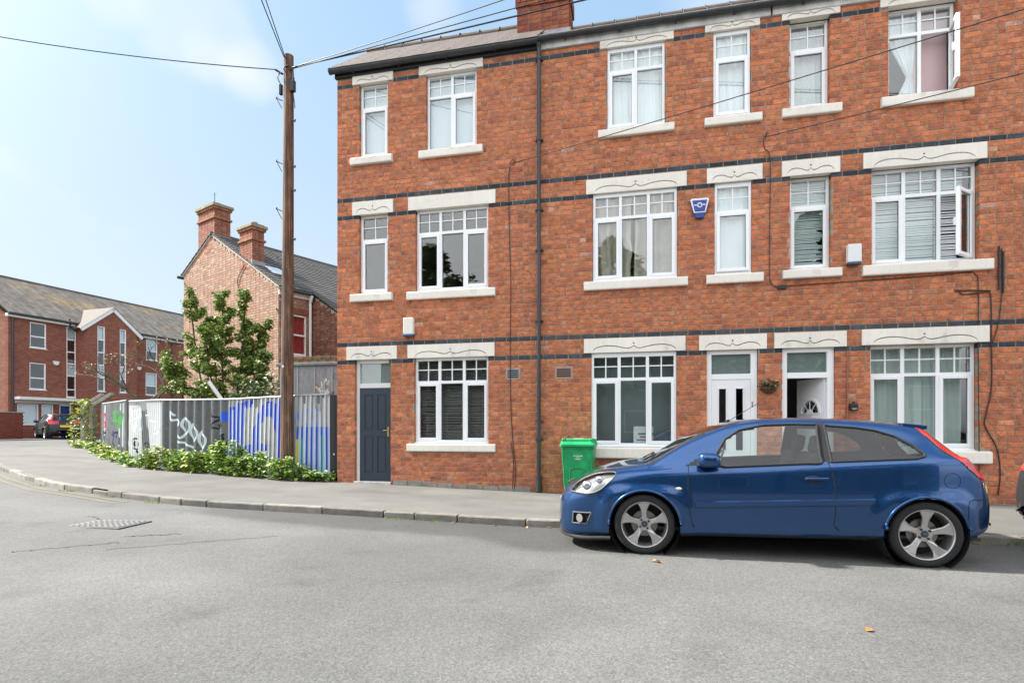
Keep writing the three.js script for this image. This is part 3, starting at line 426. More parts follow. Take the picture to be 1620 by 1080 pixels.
    const fr = extr(half(0.23, 1.15), 0.012, 0.003, [half(0.19, 1.18).reverse()]); fr.translate(0, 0, 0.026); const dg = extr(half(0.19, 1.18), 0.003); dg.translate(0, 0, 0.0);
    const hubs = extr(half(0.07, 1.0), 0.012); hubs.translate(0, 0, 0.029);
    part('arched_glass', dg, M.glass, g); part('arch_trim', [fr, hubs, ...[0.8, 1.57, 2.34].map((t2) => rod([cx + 0.06 * Math.cos(t2), cy + 0.06 * Math.sin(t2), 0.034], [cx + 0.19 * Math.cos(t2), cy + 0.22 * Math.sin(t2), 0.034], 0.008)), rbox(cx - 0.23, cx + 0.23, cy - 0.02, cy, 0.026, 0.04, 0.004)], M.whiteDoor, g);
    part('knocker', [rod([cx, cy - 0.04, 0.03], [cx, cy - 0.16, 0.045], 0.012), rod([cx - 0.02, cy - 0.16, 0.05], [cx + 0.02, cy - 0.16, 0.05], 0.012)], M.metal, g);
    part('threshold', rbox(x0, x1, gy - 0.1, gy + 0.04, -0.14, 0.02, 0.006), M.stone, d);
    part('hall_wall', [box(x0 - 0.25, x0 - 0.2, gy, 2.66, -3, -0.3), box(x0 - 0.2, x1 + 0.3, gy, 2.66, -3.05, -3), box(x1 + 0.3, x1 + 0.35, gy, 2.66, -3, -0.3)], M.roomDark, d);
  }
}
OPEN.forEach((o, i) => (o[5] === 'w' ? makeWindow : makeDoor)(o, i));

// ---------------------------------------------------------------- roof, gutters, chimney and fittings of the terrace
function tileRows(parent, x0, x1, eave, ridge, n, cw, mat, R, name = 'tiles') { // stepped courses of separate tiles, one merged part
  const gs = [], len = Math.hypot(ridge[0] - eave[0], ridge[1] - eave[1]), ang = Math.atan2(ridge[1] - eave[1], eave[0] - ridge[0]), row = len / n;
  for (let r = 0; r < n; r++) for (let x = x0 - (r % 2 ? cw / 2 : 0); x < x1; x += cw) { const a = Math.max(x, x0), b = Math.min(x + cw, x1) - 0.004; if (b - a < 0.03) continue; const g = box(a, b, 0.004, 0.024, -row - 0.03, 0.02); g.rotateX(0.05 + (R() - 0.5) * 0.02); g.translate(0, (R() - 0.5) * 0.004, -r * row); g.rotateX(ang); g.translate(0, eave[1], eave[0]); gs.push(g); }
  const m = part(name, gs, mat, parent); m.userData.kind = 'stuff'; return m;
}
{
  const R = rng(91);
  const roofs = [[0, -6.12, -1.86, 9.89, -1.56], [1, -1.86, 2.17, 9.62, -1.5], [2, 2.17, 9.4, 9.62, -1.5]];
  for (const [hi, x0, x1, ry, rz] of roofs) {
    const H = HOUSES[hi].o, rf = sub('roof', H), ey = 8.485, ez = 0.13;
    const under = quadGeo([[[x0 + 0.02, ey - 0.03, ez - 0.02], [x1, ey - 0.03, ez - 0.02], [x1, ry - 0.03, rz], [x0 + 0.02, ry - 0.03, rz]], [[x1, 8.36, -4.5], [x0 + 0.02, 8.36, -4.5], [x0 + 0.02, ry - 0.03, rz], [x1, ry - 0.03, rz]]]);
    part('underlay', under, M.roomDark, rf);
    tileRows(rf, x0, x1, [ez, ey], [rz, ry], 11, 0.25, M.slate, R);
    part('back_slope', quadGeo([[[x1, 8.38, -4.55], [x0, 8.38, -4.55], [x0, ry + 0.02, rz], [x1, ry + 0.02, rz]]]), M.slate, rf);
    for (let x = x0; x < x1 - 0.1; x += 0.45) { const g = new THREE.CylinderGeometry(0.11, 0.11, 0.44, 10, 1, true, -Math.PI / 2, Math.PI); g.rotateZ(Math.PI / 2); g.rotateX(-Math.PI / 2 + Math.PI / 2); const c = new THREE.TorusGeometry(0.115, 0.018, 6, 12, Math.PI); c.rotateY(Math.PI / 2); c.translate(0.2, 0, 0); const m = part('ridge_tile', [metric(g), metric(c)], M.slate, rf); m.position.set(x + 0.22, ry - 0.02 + (R() - 0.5) * 0.015, rz); }
    if (hi === 0) { // gable triangle
      const g = extr([[0.1, EAVE], [0.13, 8.46], [1.56, 9.85], [4.42, 8.36]].map(([a, b]) => [-a, b]), 0.1); const m = part('gable', [(() => { const q = extr([[-0.05, EAVE - 0.02], [1.56, 9.84], [4.4, EAVE - 0.02]], 0.1); q.rotateY(Math.PI / 2); q.translate(x0 + 0.1, 0, 0); return q; })()], std([0.36, 0.12, 0.07], 0.9, { map: brickTex }), H);
    }
    // fascia, gutter on brackets
    const dark = hi === 0;
    part('fascia', rbox(x0 + (dark ? 0.06 : 0.03), x1 - 0.002, dark ? 8.335 : 8.31, 8.455, -0.02, dark ? 0.055 : 0.045, 0.006), dark ? std([0.022, 0.024, 0.028], 0.5, { map: rep(grainTex, 1) }) : std([0.74, 0.73, 0.70], 0.5, { map: rep(grainTex, 0.7) }), H);
    const gy = dark ? 8.445 : 8.475, gz = dark ? 0.125 : 0.115, pr = []; for (let k = 0; k <= 12; k++) pr.push([0.062 * Math.cos(Math.PI + k / 12 * Math.PI), 0.062 * Math.sin(Math.PI + k / 12 * Math.PI)]); for (let k = 12; k >= 0; k--) pr.push([0.056 * Math.cos(Math.PI + k / 12 * Math.PI), 0.056 * Math.sin(Math.PI + k / 12 * Math.PI)]);
    const gg = extr(pr, x1 - x0 - (dark ? 0 : 0.004)); gg.rotateY(Math.PI / 2); gg.translate(x0, gy, gz); const gu = part('gutter', gg, M.iron, H);
    for (let x = x0 + 0.5; x < x1; x += 0.98) { const t = new THREE.TorusGeometry(0.065, 0.007, 5, 12, Math.PI); t.rotateZ(Math.PI); t.rotateY(Math.PI / 2); t.translate(x, gy, gz); part('bracket', [t, rbox(x - 0.012, x + 0.012, gy - 0.075, gy - 0.02, dark ? 0.055 : 0.045, gz, 0.003)], M.iron, gu); }
    if (dark) part('end_cap', rod([x0 - 0.012, gy, gz], [x0 + 0.01, gy, gz], 0.066, 0.066, 16), M.iron, gu);
  }
  // party-wall chimney with its own bricks
  const ch = sub('chimney', HOUSES[0].o), cx0 = -2.42, cx1 = -1.37, cz = -0.6, y0 = 8.75, y1 = 10.6;
  part('core', [box(cx0 + 0.01, cx1 - 0.01, y0 - 0.3, y1, cz - 0.55, cz - 0.01)], M.mortar, ch);
  const cols = [[0.45, 0.135, 0.062], [0.50, 0.165, 0.078], [0.41, 0.115, 0.058], [0.37, 0.105, 0.062], [0.32, 0.088, 0.058]].map((c) => std(c, 0.88, { map: brickTex, bumpMap: brickBump, bumpScale: 0.003 }));
  let row = 0; for (let y = y0 - 0.18; y < y1; y += CH, row++) { const out = y > 9.62 && y < 9.85 ? 0.03 : 0; let x = cx0 - out, k = row % 2; while (x < cx1 + out - 0.02) { const w = Math.min(k % 3 === 2 || (x === cx0 - out && row % 2) ? 0.118 : 0.236, cx1 + out - x); const g = metric(new RoundedBoxGeometry(w - 0.011, CH - 0.011, 0.08, 1, 0.004)); const m = part('brick', g, cols[Math.floor(R() * 5)], ch); m.position.set(x + w / 2, y + CH / 2, cz - 0.04 + out + (R() - 0.5) * 0.004); x += w; k++; }
    part('brick', metric(new RoundedBoxGeometry(0.07, CH - 0.011, 0.53, 1, 0.004)), cols[row % 5], ch).position.set(cx1 - 0.03 + out, y + CH / 2, cz - 0.345); }
  part('lead_flashing', [rbox(cx0 - 0.03, cx1 + 0.03, 8.92, 9.10, cz - 0.02, cz + 0.016, 0.005), rbox(cx0 - 0.03, cx1 + 0.05, 8.84, 8.94, cz - 0.02, cz + 0.17, 0.01)], M.lead, ch);
  // downpipe
  const dp = sub('downpipe', HOUSES[0].o), px = -1.85, gy = base(px) + 0.055;
  part('pipe', [rod([px, gy + 0.25, 0.075], [px, 8.22, 0.075], 0.036, 0.036, 14), tube([[px, 8.20, 0.075], [px, 8.30, 0.08], [px, 8.40, 0.12]], 0.038, 8, 12)], M.iron, dp);
  part('shoe', [rod([px, gy + 0.02, 0.085], [px, gy + 0.27, 0.078], 0.062, 0.05, 14), rod([px, gy + 0.25, 0.075], [px, gy + 0.30, 0.075], 0.062, 0.062, 14)], M.iron, dp);
  for (const y of [1.36, 1.02, 3.23, 4.55, 6.6, 8.1, 5.3]) part('collar', [rod([px, y, 0.075], [px, y + 0.05, 0.075], 0.047, 0.047, 14), rbox(px - 0.075, px + 0.075, y + 0.012, y + 0.04, 0.0, 0.05, 0.006)], M.iron, dp);
  // cement plinth along the foot of the wall, left of the downpipe
  { const gs = []; for (let x = -4.8; x < -2.0; x += 0.31) { const e = Math.min(x + 0.3, -2.0); gs.push(rbox(x, e, base(x) - 0.1, base(x) + 0.15 + (R() - 0.5) * 0.025 - 0.012 * (x + 4.8), -0.03, 0.012 + R() * 0.01, 0.008)); } gs.forEach((g) => part('plinth_block', g, M.concrete, HOUSES[0].o)); }
  // air bricks
  for (const [hi, a, b] of [[0, -2.47, -2.25], [1, -1.53, -1.26]]) { const v = sub('air_brick', HOUSES[hi].o); part('surround', [rbox(a - 0.03, b + 0.03, 2.17, 2.40, -0.03, 0.005, 0.004)], std([0.5, 0.36, 0.3], 0.9, { map: grainTex }), v); const gs = [rbox(a, b, 2.20, 2.37, -0.02, 0.008, 0.003)]; part('grille', gs, std(hi ? [0.20, 0.13, 0.11] : [0.17, 0.2, 0.22], 0.8), v); for (let k = 0; k < 4; k++) part('slot', rbox(a + 0.01, b - 0.01, 2.215 + k * 0.038, 2.235 + k * 0.038, 0.006, 0.0095, 0.001), M.blackPlastic, v); }
  // meter and vent boxes high on the wall
  part('vent_box', [rbox(-4.55, -4.34, 3.09, 3.42, 0.0, 0.11, 0.02)], std([0.78, 0.76, 0.68], 0.5), HOUSES[0].o); part('vent_box_base', rbox(-4.555, -4.335, 3.055, 3.095, 0, 0.115, 0.012), std([0.03, 0.10, 0.2], 0.5), HOUSES[0].o);
  part('vent_box', rbox(3.34, 3.55, 4.0, 4.30, 0.0, 0.11, 0.015), std([0.75, 0.76, 0.76], 0.5), HOUSES[2].o); part('vent_box_base', rbox(3.345, 3.545, 3.965, 4.005, 0, 0.1, 0.01), std([0.05, 0.08, 0.14], 0.5), HOUSES[2].o);
  // alarm box: blue tapered case with pale rim and round badge
  { const al = sub('alarm_box', HOUSES[1].o), pts = [[-0.155, 0.14], [-0.135, 0.165], [0.135, 0.165], [0.155, 0.14], [0.095, -0.08], [0.06, -0.165], [-0.06, -0.165], [-0.095, -0.08]], sc = (k, dy = 0) => pts.map(([a, b]) => [1.005 + a * k, 5.11 + b * k + dy]);
    const b0 = extr(sc(1), 0.05, 0.008); b0.translate(0, 0, 0.008); part('case', b0, std([0.015, 0.045, 0.25], 0.4), al);
    const r0 = extr([[-0.155, 0.14], [-0.135, 0.165], [0.135, 0.165], [0.155, 0.14], [0.095, -0.08], [-0.095, -0.08]].map(([a, b]) => [1.005 + a, 5.11 + b]), 0.006, 0.003); r0.translate(0, 0, 0.066); part('rim', r0, std([0.78, 0.8, 0.84], 0.4), al);
    const f0 = extr([[-0.12, 0.13], [0.12, 0.13], [0.08, -0.06], [-0.08, -0.06]].map(([a, b]) => [1.005 + a, 5.11 + b]), 0.006, 0.003); f0.translate(0, 0, 0.075); part('face', f0, std([0.02, 0.05, 0.30], 0.4), al);
    part('badge', [rod([1.005, 5.155, 0.083], [1.005, 5.155, 0.088], 0.045, 0.045, 24), rbox(0.91, 0.955, 5.148, 5.168, 0.083, 0.0865, 0.001), rbox(1.055, 1.10, 5.148, 5.168, 0.083, 0.0865, 0.001)], std([0.72, 0.75, 0.82], 0.5), al); part('badge_mark', [rod([1.005, 5.155, 0.087], [1.005, 5.155, 0.0905], 0.028, 0.028, 20)], std([0.08, 0.13, 0.4], 0.5), al); }
  // small black sensor lamp by the open door, and wiring on the walls
  { const s = sub('wall_lamp', HOUSES[2].o); part('case', [rbox(3.39, 3.51, 1.55, 1.67, 0.0, 0.07, 0.015), rod([3.45, 1.66, 0.035], [3.45, 1.70, 0.035], 0.022)], M.blackPlastic, s); part('lens', rbox(3.415, 3.485, 1.565, 1.59, 0.068, 0.076, 0.004), std([0.3, 0.3, 0.3], 0.3), s); }
  const wire = (hi, pts, r = 0.008) => part('cable', tube(pts.map(([x, y, z]) => [x, y, z ?? 0.014]), r, 60, 6), M.blackPlastic, HOUSES[hi].o);
  wire(0, [[-2.41, 6.2], [-2.44, 6.0], [-2.43, 5.0], [-2.40, 4.0], [-2.41, 3.0], [-2.40, 1.8], [-2.36, 1.0], [-2.31, 0.5], [-2.33, 0.12]], 0.007); wire(0, [[-2.40, 1.0], [-2.35, 0.6], [-2.37, 0.1]], 0.006);
  part('cable_hook', (() => { const t = new THREE.TorusGeometry(0.045, 0.008, 6, 16); t.translate(-2.36, 6.27, 0.03); return t; })(), M.blackPlastic, HOUSES[0].o);
  wire(1, [[2.13, 6.35], [2.06, 6.22], [2.08, 6.05], [2.16, 5.9], [2.16, 5.0], [2.15, 4.0], [2.18, 3.74], [2.3, 3.66]], 0.0065);
  wire(2, [[2.3, 3.66], [2.5, 3.68], [3.4, 3.70], [4.6, 3.73], [5.1, 3.75], [5.22, 3.72], [5.25, 3.5], [5.25, 2.4], [5.26, 1.0], [5.26, 0.5]], 0.007); part('junction_box', rbox(2.28, 2.42, 3.63, 3.70, 0, 0.04, 0.01), M.blackPlastic, HOUSES[2].o);
  wire(2, [[4.98, 3.45], [5.05, 3.40], [5.35, 3.42], [5.42, 3.36], [5.43, 2.6], [5.43, 1.9], [5.36, 1.5], [5.34, 1.3], [5.5, 0.95], [5.55, 0.55], [5.52, 0.2]], 0.009); wire(2, [[5.57, 4.1], [5.57, 3.4], [5.52, 2.9], [5.44, 2.6]], 0.007); wire(2, [[4.93, 3.47], [5.2, 3.46], [5.42, 3.44]], 0.009);
  for (const [x, a, b] of [[5.53, 3.45, 4.14], [5.59, 3.4, 4.05]]) part('conduit', rod([x, a, 0.02], [x, b, 0.02], 0.014), M.blackPlastic, HOUSES[2].o);
  part('drain_pipe', rod([3.36, 0.2, 0.02], [3.36, 2.55, 0.02], 0.011), std([0.3, 0.12, 0.08], 0.7), HOUSES[2].o);
}
// ---------------------------------------------------------------- three-door hatchback
function keyed(K) { return (x) => { if (x <= K[0][0]) return K[0][1]; for (let i = 0; i + 1 < K.length; i++) if (x <= K[i + 1][0]) { const [x0, y0] = K[i], [x1, y1] = K[i + 1], h = x1 - x0, t = (x - x0) / h; const m = (j) => (j <= 0 || j >= K.length - 1 ? (j <= 0 ? (K[1][1] - K[0][1]) / (K[1][0] - K[0][0]) : (K[j][1] - K[j - 1][1]) / (K[j][0] - K[j - 1][0])) : (K[j + 1][1] - K[j - 1][1]) / (K[j + 1][0] - K[j - 1][0])); const m0 = m(i) * h, m1 = m(i + 1) * h; return (2 * t ** 3 - 3 * t * t + 1) * y0 + (t ** 3 - 2 * t * t + t) * m0 + (-2 * t ** 3 + 3 * t * t) * y1 + (t ** 3 - t * t) * m1; } return K[K.length - 1][1]; }; }
function inPoly(x, y, P) { let c = false; for (let i = 0, j = P.length - 1; i < P.length; j = i++) if ((P[i][1] > y) !== (P[j][1] > y) && x < (P[j][0] - P[i][0]) * (y - P[i][1]) / (P[j][1] - P[i][1]) + P[i][0]) c = !c; return c; }
function spline2(P, n = 80) { return new THREE.SplineCurve(P.map((p) => new THREE.Vector2(...p))).getPoints(n).map((p) => [p.x, p.y]); }
function makeCar(label, paint, group) {
  const car = thing('parked_car', label, 'car', [0, 0, 0], 0, group), OX = 1.28;
  const topC = keyed([[-0.87, 0.47], [-0.85, 0.56], [-0.79, 0.635], [-0.67, 0.71], [-0.48, 0.80], [-0.27, 0.86], [-0.04, 0.90], [0.08, 0.925], [0.25, 1.025], [0.45, 1.145], [0.62, 1.23], [0.80, 1.30], [0.99, 1.348], [1.26, 1.374], [1.6, 1.377], [1.96, 1.366], [2.25, 1.342], [2.5, 1.308], [2.63, 1.275], [2.70, 1.215], [2.85, 1.07], [2.98, 0.935], [3.06, 0.83], [3.11, 0.72], [3.145, 0.58], [3.165, 0.46]]);
  const Wk = keyed([[-0.87, 0.46], [-0.83, 0.58], [-0.74, 0.68], [-0.6, 0.745], [-0.4, 0.795], [0, 0.832], [0.5, 0.842], [2.1, 0.842], [2.6, 0.832], [2.9, 0.775], [3.05, 0.70], [3.13, 0.60], [3.165, 0.48]]);
  const beltK = keyed([[-0.9, 0.50], [-0.6, 0.66], [-0.3, 0.775], [0.1, 0.835], [0.36, 0.855], [0.9, 0.885], [1.65, 0.925], [2.3, 0.965], [2.6, 0.985], [3.2, 0.985]]);
  const ybK = keyed([[-0.87, 0.16], [-0.7, 0.12], [-0.35, 0.15], [0.4, 0.185], [1.7, 0.21], [2.2, 0.23], [2.9, 0.25], [3.165, 0.32]]);
  const wrK = keyed([[-0.9, 0.40], [-0.6, 0.60], [-0.2, 0.70], [0.06, 0.735], [0.35, 0.69], [0.7, 0.615], [1.0, 0.572], [1.6, 0.562], [2.3, 0.545], [2.63, 0.53], [2.8, 0.575], [3.0, 0.64], [3.165, 0.42]]);
  const arches = [[0.035, 0.29], [2.525, 0.29]], AR = 0.352;
  const NS = 110, cache = new Map();
  function sec(X) { // half section from bottom centre to top centre: [z, y]
    const key = Math.round(X * 1e4); if (cache.has(key)) return cache.get(key);
    const W = Wk(X), T = topC(X), yb = Math.min(ybK(X), T - 0.12), B = Math.min(beltK(X), T - 0.055), R = Math.max(B + 0.015, T - (X < 0.08 ? 0.03 : 0.05)), wr = Math.min(wrK(X), W * 0.93), m = Math.min(0.5, lerp(yb, B, 0.6));
    const P = [[0, yb], [0.6 * W, yb], [0.88 * W, yb + 0.004], [0.965 * W, yb + 0.045], [0.985 * W, lerp(yb, m, 0.4)], [W, m], [W * 0.995, lerp(m, B, 0.55)], [W * 0.975, B - 0.03], [W * 0.952, B], [lerp(W * 0.945, wr, 0.5), lerp(B, R, 0.52)], [wr, R], [wr * 0.88, lerp(R, T, 0.55)], [wr * 0.6, lerp(R, T, 0.87)], [wr * 0.3, lerp(R, T, 0.97)], [0, T]];
    const c = new THREE.CatmullRomCurve3(P.map(([z, y]) => new THREE.Vector3(z, y, 0)), false, 'centripetal'), o = [];
    for (let k = 0; k <= NS; k++) { const v = c.getPoint(k / NS); let z = Math.max(0, v.x), y = v.y; for (const [ax, ay] of arches) { const r = Math.hypot(X - ax, y - ay); if (z > 0.6 && y < 0.8) z += 0.022 * smooth(0.55, 0.40, r) * smooth(0.72, 0.6, y); } o.push([z, y]); }
    cache.set(key, o); return o;
  }
  function surf(X, y) { const s = sec(X); for (let k = 30; k < NS; k++) if (s[k][1] <= y && s[k + 1][1] > y) return lerp(s[k][0], s[k + 1][0], (y - s[k][1]) / (s[k + 1][1] - s[k][1])); return s[NS - 4][0]; }
  const doorWin = [[0.665, 0.905], [0.80, 0.885], [1.66, 0.935], [1.672, 1.295], [1.45, 1.302], [1.19, 1.292], [0.96, 1.243], [0.82, 1.15]];
  const qWin = [[1.75, 0.945], [2.1, 0.965], [2.46, 0.985], [2.53, 1.005], [2.535, 1.03], [2.47, 1.10], [2.34, 1.185], [2.18, 1.24], [2.01, 1.268], [1.745, 1.288]];
  const tri = [[0.42, 0.885], [0.645, 0.895], [0.655, 1.02]], door = [[0.46, 0.90], [0.455, 0.60], [0.475, 0.40], [0.52, 0.285], [0.60, 0.265], [1.70, 0.305], [1.755, 0.36], [1.772, 0.60], [1.755, 0.82], [1.715, 0.93], [1.71, 1.325], [1.2, 1.325], [0.9, 1.26], [0.62, 1.07]];
  const head = spline2([[-0.73, 0.605], [-0.66, 0.685], [-0.56, 0.745], [-0.42, 0.795], [-0.25, 0.805], [-0.33, 0.70], [-0.44, 0.615], [-0.56, 0.585], [-0.73, 0.605]], 60);
  const tail = [[2.545, 1.285], [2.66, 1.27], [2.80, 1.12], [2.96, 0.97], [3.06, 0.86], [3.075, 0.79], [3.0, 0.80], [2.90, 0.875], [2.72, 1.05], [2.60, 1.20]];
  const fog = [[-0.70, 0.27], [-0.69, 0.385], [-0.50, 0.39], [-0.55, 0.275]];
  const B = {}; const NX = 300, xs = []; for (let i = 0; i <= NX; i++) { const t = i / NX; xs.push(lerp(-0.87, 3.165, t)); }
  for (let e = 1; e < 6; e++) xs.push(-0.87 + e * 0.003, 3.165 - e * 0.003); xs.sort((a, b) => a - b);
  const push = (k, p) => { (B[k] = B[k] || []).push(...p); };
  for (let i = 0; i + 1 < xs.length; i++) {
    const a = sec(xs[i]), b = sec(xs[i + 1]);
    for (let k = 0; k < NS; k++) {
      const X = (xs[i] + xs[i + 1]) / 2, y = (a[k][1] + a[k + 1][1] + b[k][1] + b[k + 1][1]) / 4, z = (a[k][0] + a[k + 1][0] + b[k][0] + b[k + 1][0]) / 4, wr = wrK(X), T = topC(X);
      let c = 'body'; const side = z > 0.42 && k > 22;
      if (side && arches.some(([ax, ay]) => Math.hypot(X - ax, y - ay) < AR) && z > 0.5) continue;
      if (k < 34 && y < 0.34 && arches.some(([ax]) => Math.abs(X - ax) < AR - 0.005) && z > 0.45) continue;
      if (side && inPoly(X, y, doorWin)) c = 'door_window'; else if (side && inPoly(X, y, qWin)) c = 'quarter_window'; else if (side && inPoly(X, y, tri)) c = 'trim';
      else if (X > 0.085 && X < 0.97 && z < wr * 0.93 - 0.02 && y > T - 0.05 && y > 0.9) c = 'windscreen';
      else if (X > 2.68 && X < 2.93 && z < wr - 0.06 && y > T - 0.06) c = 'rear_window';
      else if (X < -0.2 && X > -0.80 && z > 0.33 && inPoly(X, y, head)) c = 'headlight'; else if (X > 2.5 && z > 0.30 && inPoly(X, y, tail)) c = 'tail_light';
      else if (X < -0.4 && z > 0.4 && inPoly(X, y, fog)) c = 'fog_recess';
      else if (X < -0.62 && z < 0.46 && y > 0.20 && y < 0.37) c = 'grille'; else if (X < -0.70 && z < 0.28 && y > 0.60 && y < 0.67) c = 'grille';
      else if (k < 20 || y < ybK(X) + 0.02) c = 'underside'; else if (side && X > 1.672 && X < 1.745 && y > 0.94 && y < 1.31) c = 'trim';
      else if (side && inPoly(X, y, door)) c = 'door'; else if (X < -0.30 && y < 0.585 && X < -0.33) c = 'bumper'; else if (X > 2.86 && y < 0.61) c = 'rear_bumper'; else if (X < 0.06 && X > -0.76 && k > 72 && y > T - 0.09) c = 'bonnet';
      for (const s of [1, -1]) { const v = (q, n) => [q[n][1] === undefined ? 0 : 0]; const p = [[xs[i], a[k]], [xs[i + 1], b[k]], [xs[i + 1], b[k + 1]], [xs[i], a[k + 1]]].map(([x, q]) => [x - OX, q[1], s * q[0]]); const o = s > 0 ? [0, 1, 2, 0, 2, 3] : [0, 2, 1, 0, 3, 2]; push(s > 0 ? c : c + '|far', o.flatMap((n) => p[n])); }
    }
  }
  const geo = (arr, inset = 0, weld = true) => { let g = new THREE.BufferGeometry(); g.setAttribute('position', new THREE.Float32BufferAttribute(arr, 3)); g.computeVertexNormals();
    const p = g.attributes.position, n = g.attributes.normal, acc = new Map(), key = (i) => `${Math.round(p.getX(i) * 2e3)},${Math.round(p.getY(i) * 2e3)},${Math.round(p.getZ(i) * 2e3)}`;
    for (let i = 0; i < p.count; i++) { const k = key(i), v = acc.get(k) || [0, 0, 0]; v[0] += n.getX(i); v[1] += n.getY(i); v[2] += n.getZ(i); acc.set(k, v); }
    for (let i = 0; i < p.count; i++) { const v = acc.get(key(i)), l = Math.hypot(...v) || 1; n.setXYZ(i, v[0] / l, v[1] / l, v[2] / l); }
    if (inset) for (let i = 0; i < p.count; i++) p.setXYZ(i, p.getX(i) - n.getX(i) * inset, p.getY(i) - n.getY(i) * inset, p.getZ(i) - n.getZ(i) * inset);
    g.setAttribute('uv', new THREE.Float32BufferAttribute(new Float32Array(p.count * 2), 2)); return metric(g); };
  const both = (k) => [...(B[k] || []), ...(B[k + '|far'] || [])];
  const glass = new THREE.MeshPhysicalMaterial({ color: rgb(0.86, 0.93, 0.91), roughness: 0.01, transmission: 1, thickness: 0, ior: 1.6 }), dark = std([0.016, 0.016, 0.018], 0.8), lining = std([0.035, 0.036, 0.04], 0.85);
  const tinted = new THREE.MeshPhysicalMaterial({ color: rgb(0.50, 0.55, 0.54), roughness: 0.01, transmission: 1, thickness: 0, ior: 1.6 });
  const chrome = std([0.75, 0.75, 0.76], 0.12, { metalness: 1 }), red = new THREE.MeshPhysicalMaterial({ color: rgb(0.55, 0.012, 0.012), roughness: 0.12, clearcoat: 1, clearcoatRoughness: 0.03 });
  const body = part('body', geo(both('body')), paint, car);
  part('bonnet', geo(both('bonnet')), paint, car); part('front_bumper', geo(both('bumper')), paint, car); part('rear_bumper', geo(both('rear_bumper')), paint, car);
  part('underside', geo(both('underside')), dark, car);
  part('lining', geo(['body', 'door', 'bonnet', 'bumper', 'rear_bumper', 'trim'].flatMap(both), 0.03), lining, car);
  part('grille', geo(both('grille'), 0.008), std([0.03, 0.03, 0.03], 0.5), car);
  const ws = part('windscreen', geo(both('windscreen')), glass, car); part('rear_window', geo(both('rear_window')), tinted, car);
  // lifted lines on the body side
  const lift = (P, off, s = 1) => P.map(([x, y]) => [x - OX, y, s * (surf(x, y) + off)]);
  const strip = (P, r, off, s, seg = 120) => { const g = tube(lift(P, off, s), r, seg, 6); return g; };
  const closedP = (P) => { const o = []; for (let i = 0; i < P.length; i++) { const a = P[i], b = P[(i + 1) % P.length]; for (let k = 0; k < 6; k++) o.push([lerp(a[0], b[0], k / 6), lerp(a[1], b[1], k / 6)]); } o.push(o[0]); return o; };
  for (const s of [1, -1]) {
    const f = s > 0 ? '' : '|far', dr = sub('door', car);
    part('panel', geo(B['door' + f]), paint, dr); part('window', geo(B['door_window' + f]), glass, dr); part('seal', [strip(closedP(doorWin), 0.013, 0.002, s, 260)], dark, dr);
    part('gap', [strip(spline2(door.slice(0, 10), 90), 0.0042, -0.001, s)], std([0.008, 0.008, 0.01], 0.9), dr);
    part('quarter_trim', geo(B['trim' + f], -0.002), dark, car);
    part('quarter_window', geo(B['quarter_window' + f]), tinted, car); part('window_seal', [strip(closedP(qWin), 0.012, 0.002, s, 260)], dark, car);
    // handle, side moulding, indicator, filler cap
    const hx = 1.61, hy = 0.785, hz = surf(hx, hy), H = sub('handle', dr);
    { const c = new THREE.SphereGeometry(1, 20, 12); c.scale(0.075, 0.034, 0.006); c.translate(hx - 0.03 - OX, hy - 0.004, s * (hz - 0.001)); part('recess', c, dark, H); const b = new RoundedBoxGeometry(0.20, 0.024, 0.022, 3, 0.010); b.rotateZ(0.02); b.translate(hx - OX, hy + 0.004, s * (hz + 0.018)); part('grip', b, paint, H); }
    { const q = [], N = 60; for (let i = 0; i < N; i++) { const xa = lerp(0.52, 2.10, i / N), xb = lerp(0.52, 2.10, (i + 1) / N); if (xa > 1.762 && xa < 1.778) continue; const yy = (x) => lerp(0.515, 0.585, (x - 0.52) / 1.58), pt = (x, dy, o) => [x - OX, yy(x) + dy, s * (surf(x, yy(x) + dy) + o)]; const Q = [[-0.034, 0.001], [-0.026, 0.011], [0.022, 0.013], [0.032, 0.001]]; for (let k = 0; k < 3; k++) { const r = [pt(xa, ...Q[k]), pt(xb, ...Q[k]), pt(xb, ...Q[k + 1]), pt(xa, ...Q[k + 1])]; q.push(s > 0 ? r : r.reverse()); } } part('side_moulding', quadGeo(q), paint, car); }
    { const g = new THREE.SphereGeometry(1, 16, 10); g.scale(0.034, 0.014, 0.010); g.translate(0.365 - OX, 0.668, s * surf(0.365, 0.668)); part('indicator', g, std([0.75, 0.72, 0.66], 0.15), car); const r = new THREE.TorusGeometry(1, 0.12, 6, 24); r.scale(0.034, 0.015, 0.02); r.translate(0.365 - OX, 0.668, s * (surf(0.365, 0.668) + 0.002)); part('indicator_rim', r, dark, car); }
    if (s > 0) { const P = []; for (let k = 0; k <= 32; k++) P.push([2.735 + 0.068 * Math.cos(k / 32 * 2 * Math.PI), 0.79 + 0.068 * Math.sin(k / 32 * 2 * Math.PI)]); part('filler_cap_gap', strip(P, 0.0032, -0.0008, s), dark, car); }
    // bumper and bonnet shut lines, arch lips
    part('shut_line', [strip(spline2([[-0.72, 0.592], [-0.56, 0.57], [-0.40, 0.578], [-0.33, 0.545], [-0.315, 0.42]], 40), 0.0035, 0, s), strip(spline2([[2.86, 0.45], [2.875, 0.60], [2.98, 0.615], [3.07, 0.61]], 30), 0.0035, 0, s), strip(spline2([[-0.24, 0.805], [-0.1, 0.828], [0.1, 0.84], [0.3, 0.862]], 40), 0.0032, 0.0, s)], std([0.01, 0.01, 0.012], 0.9), car);
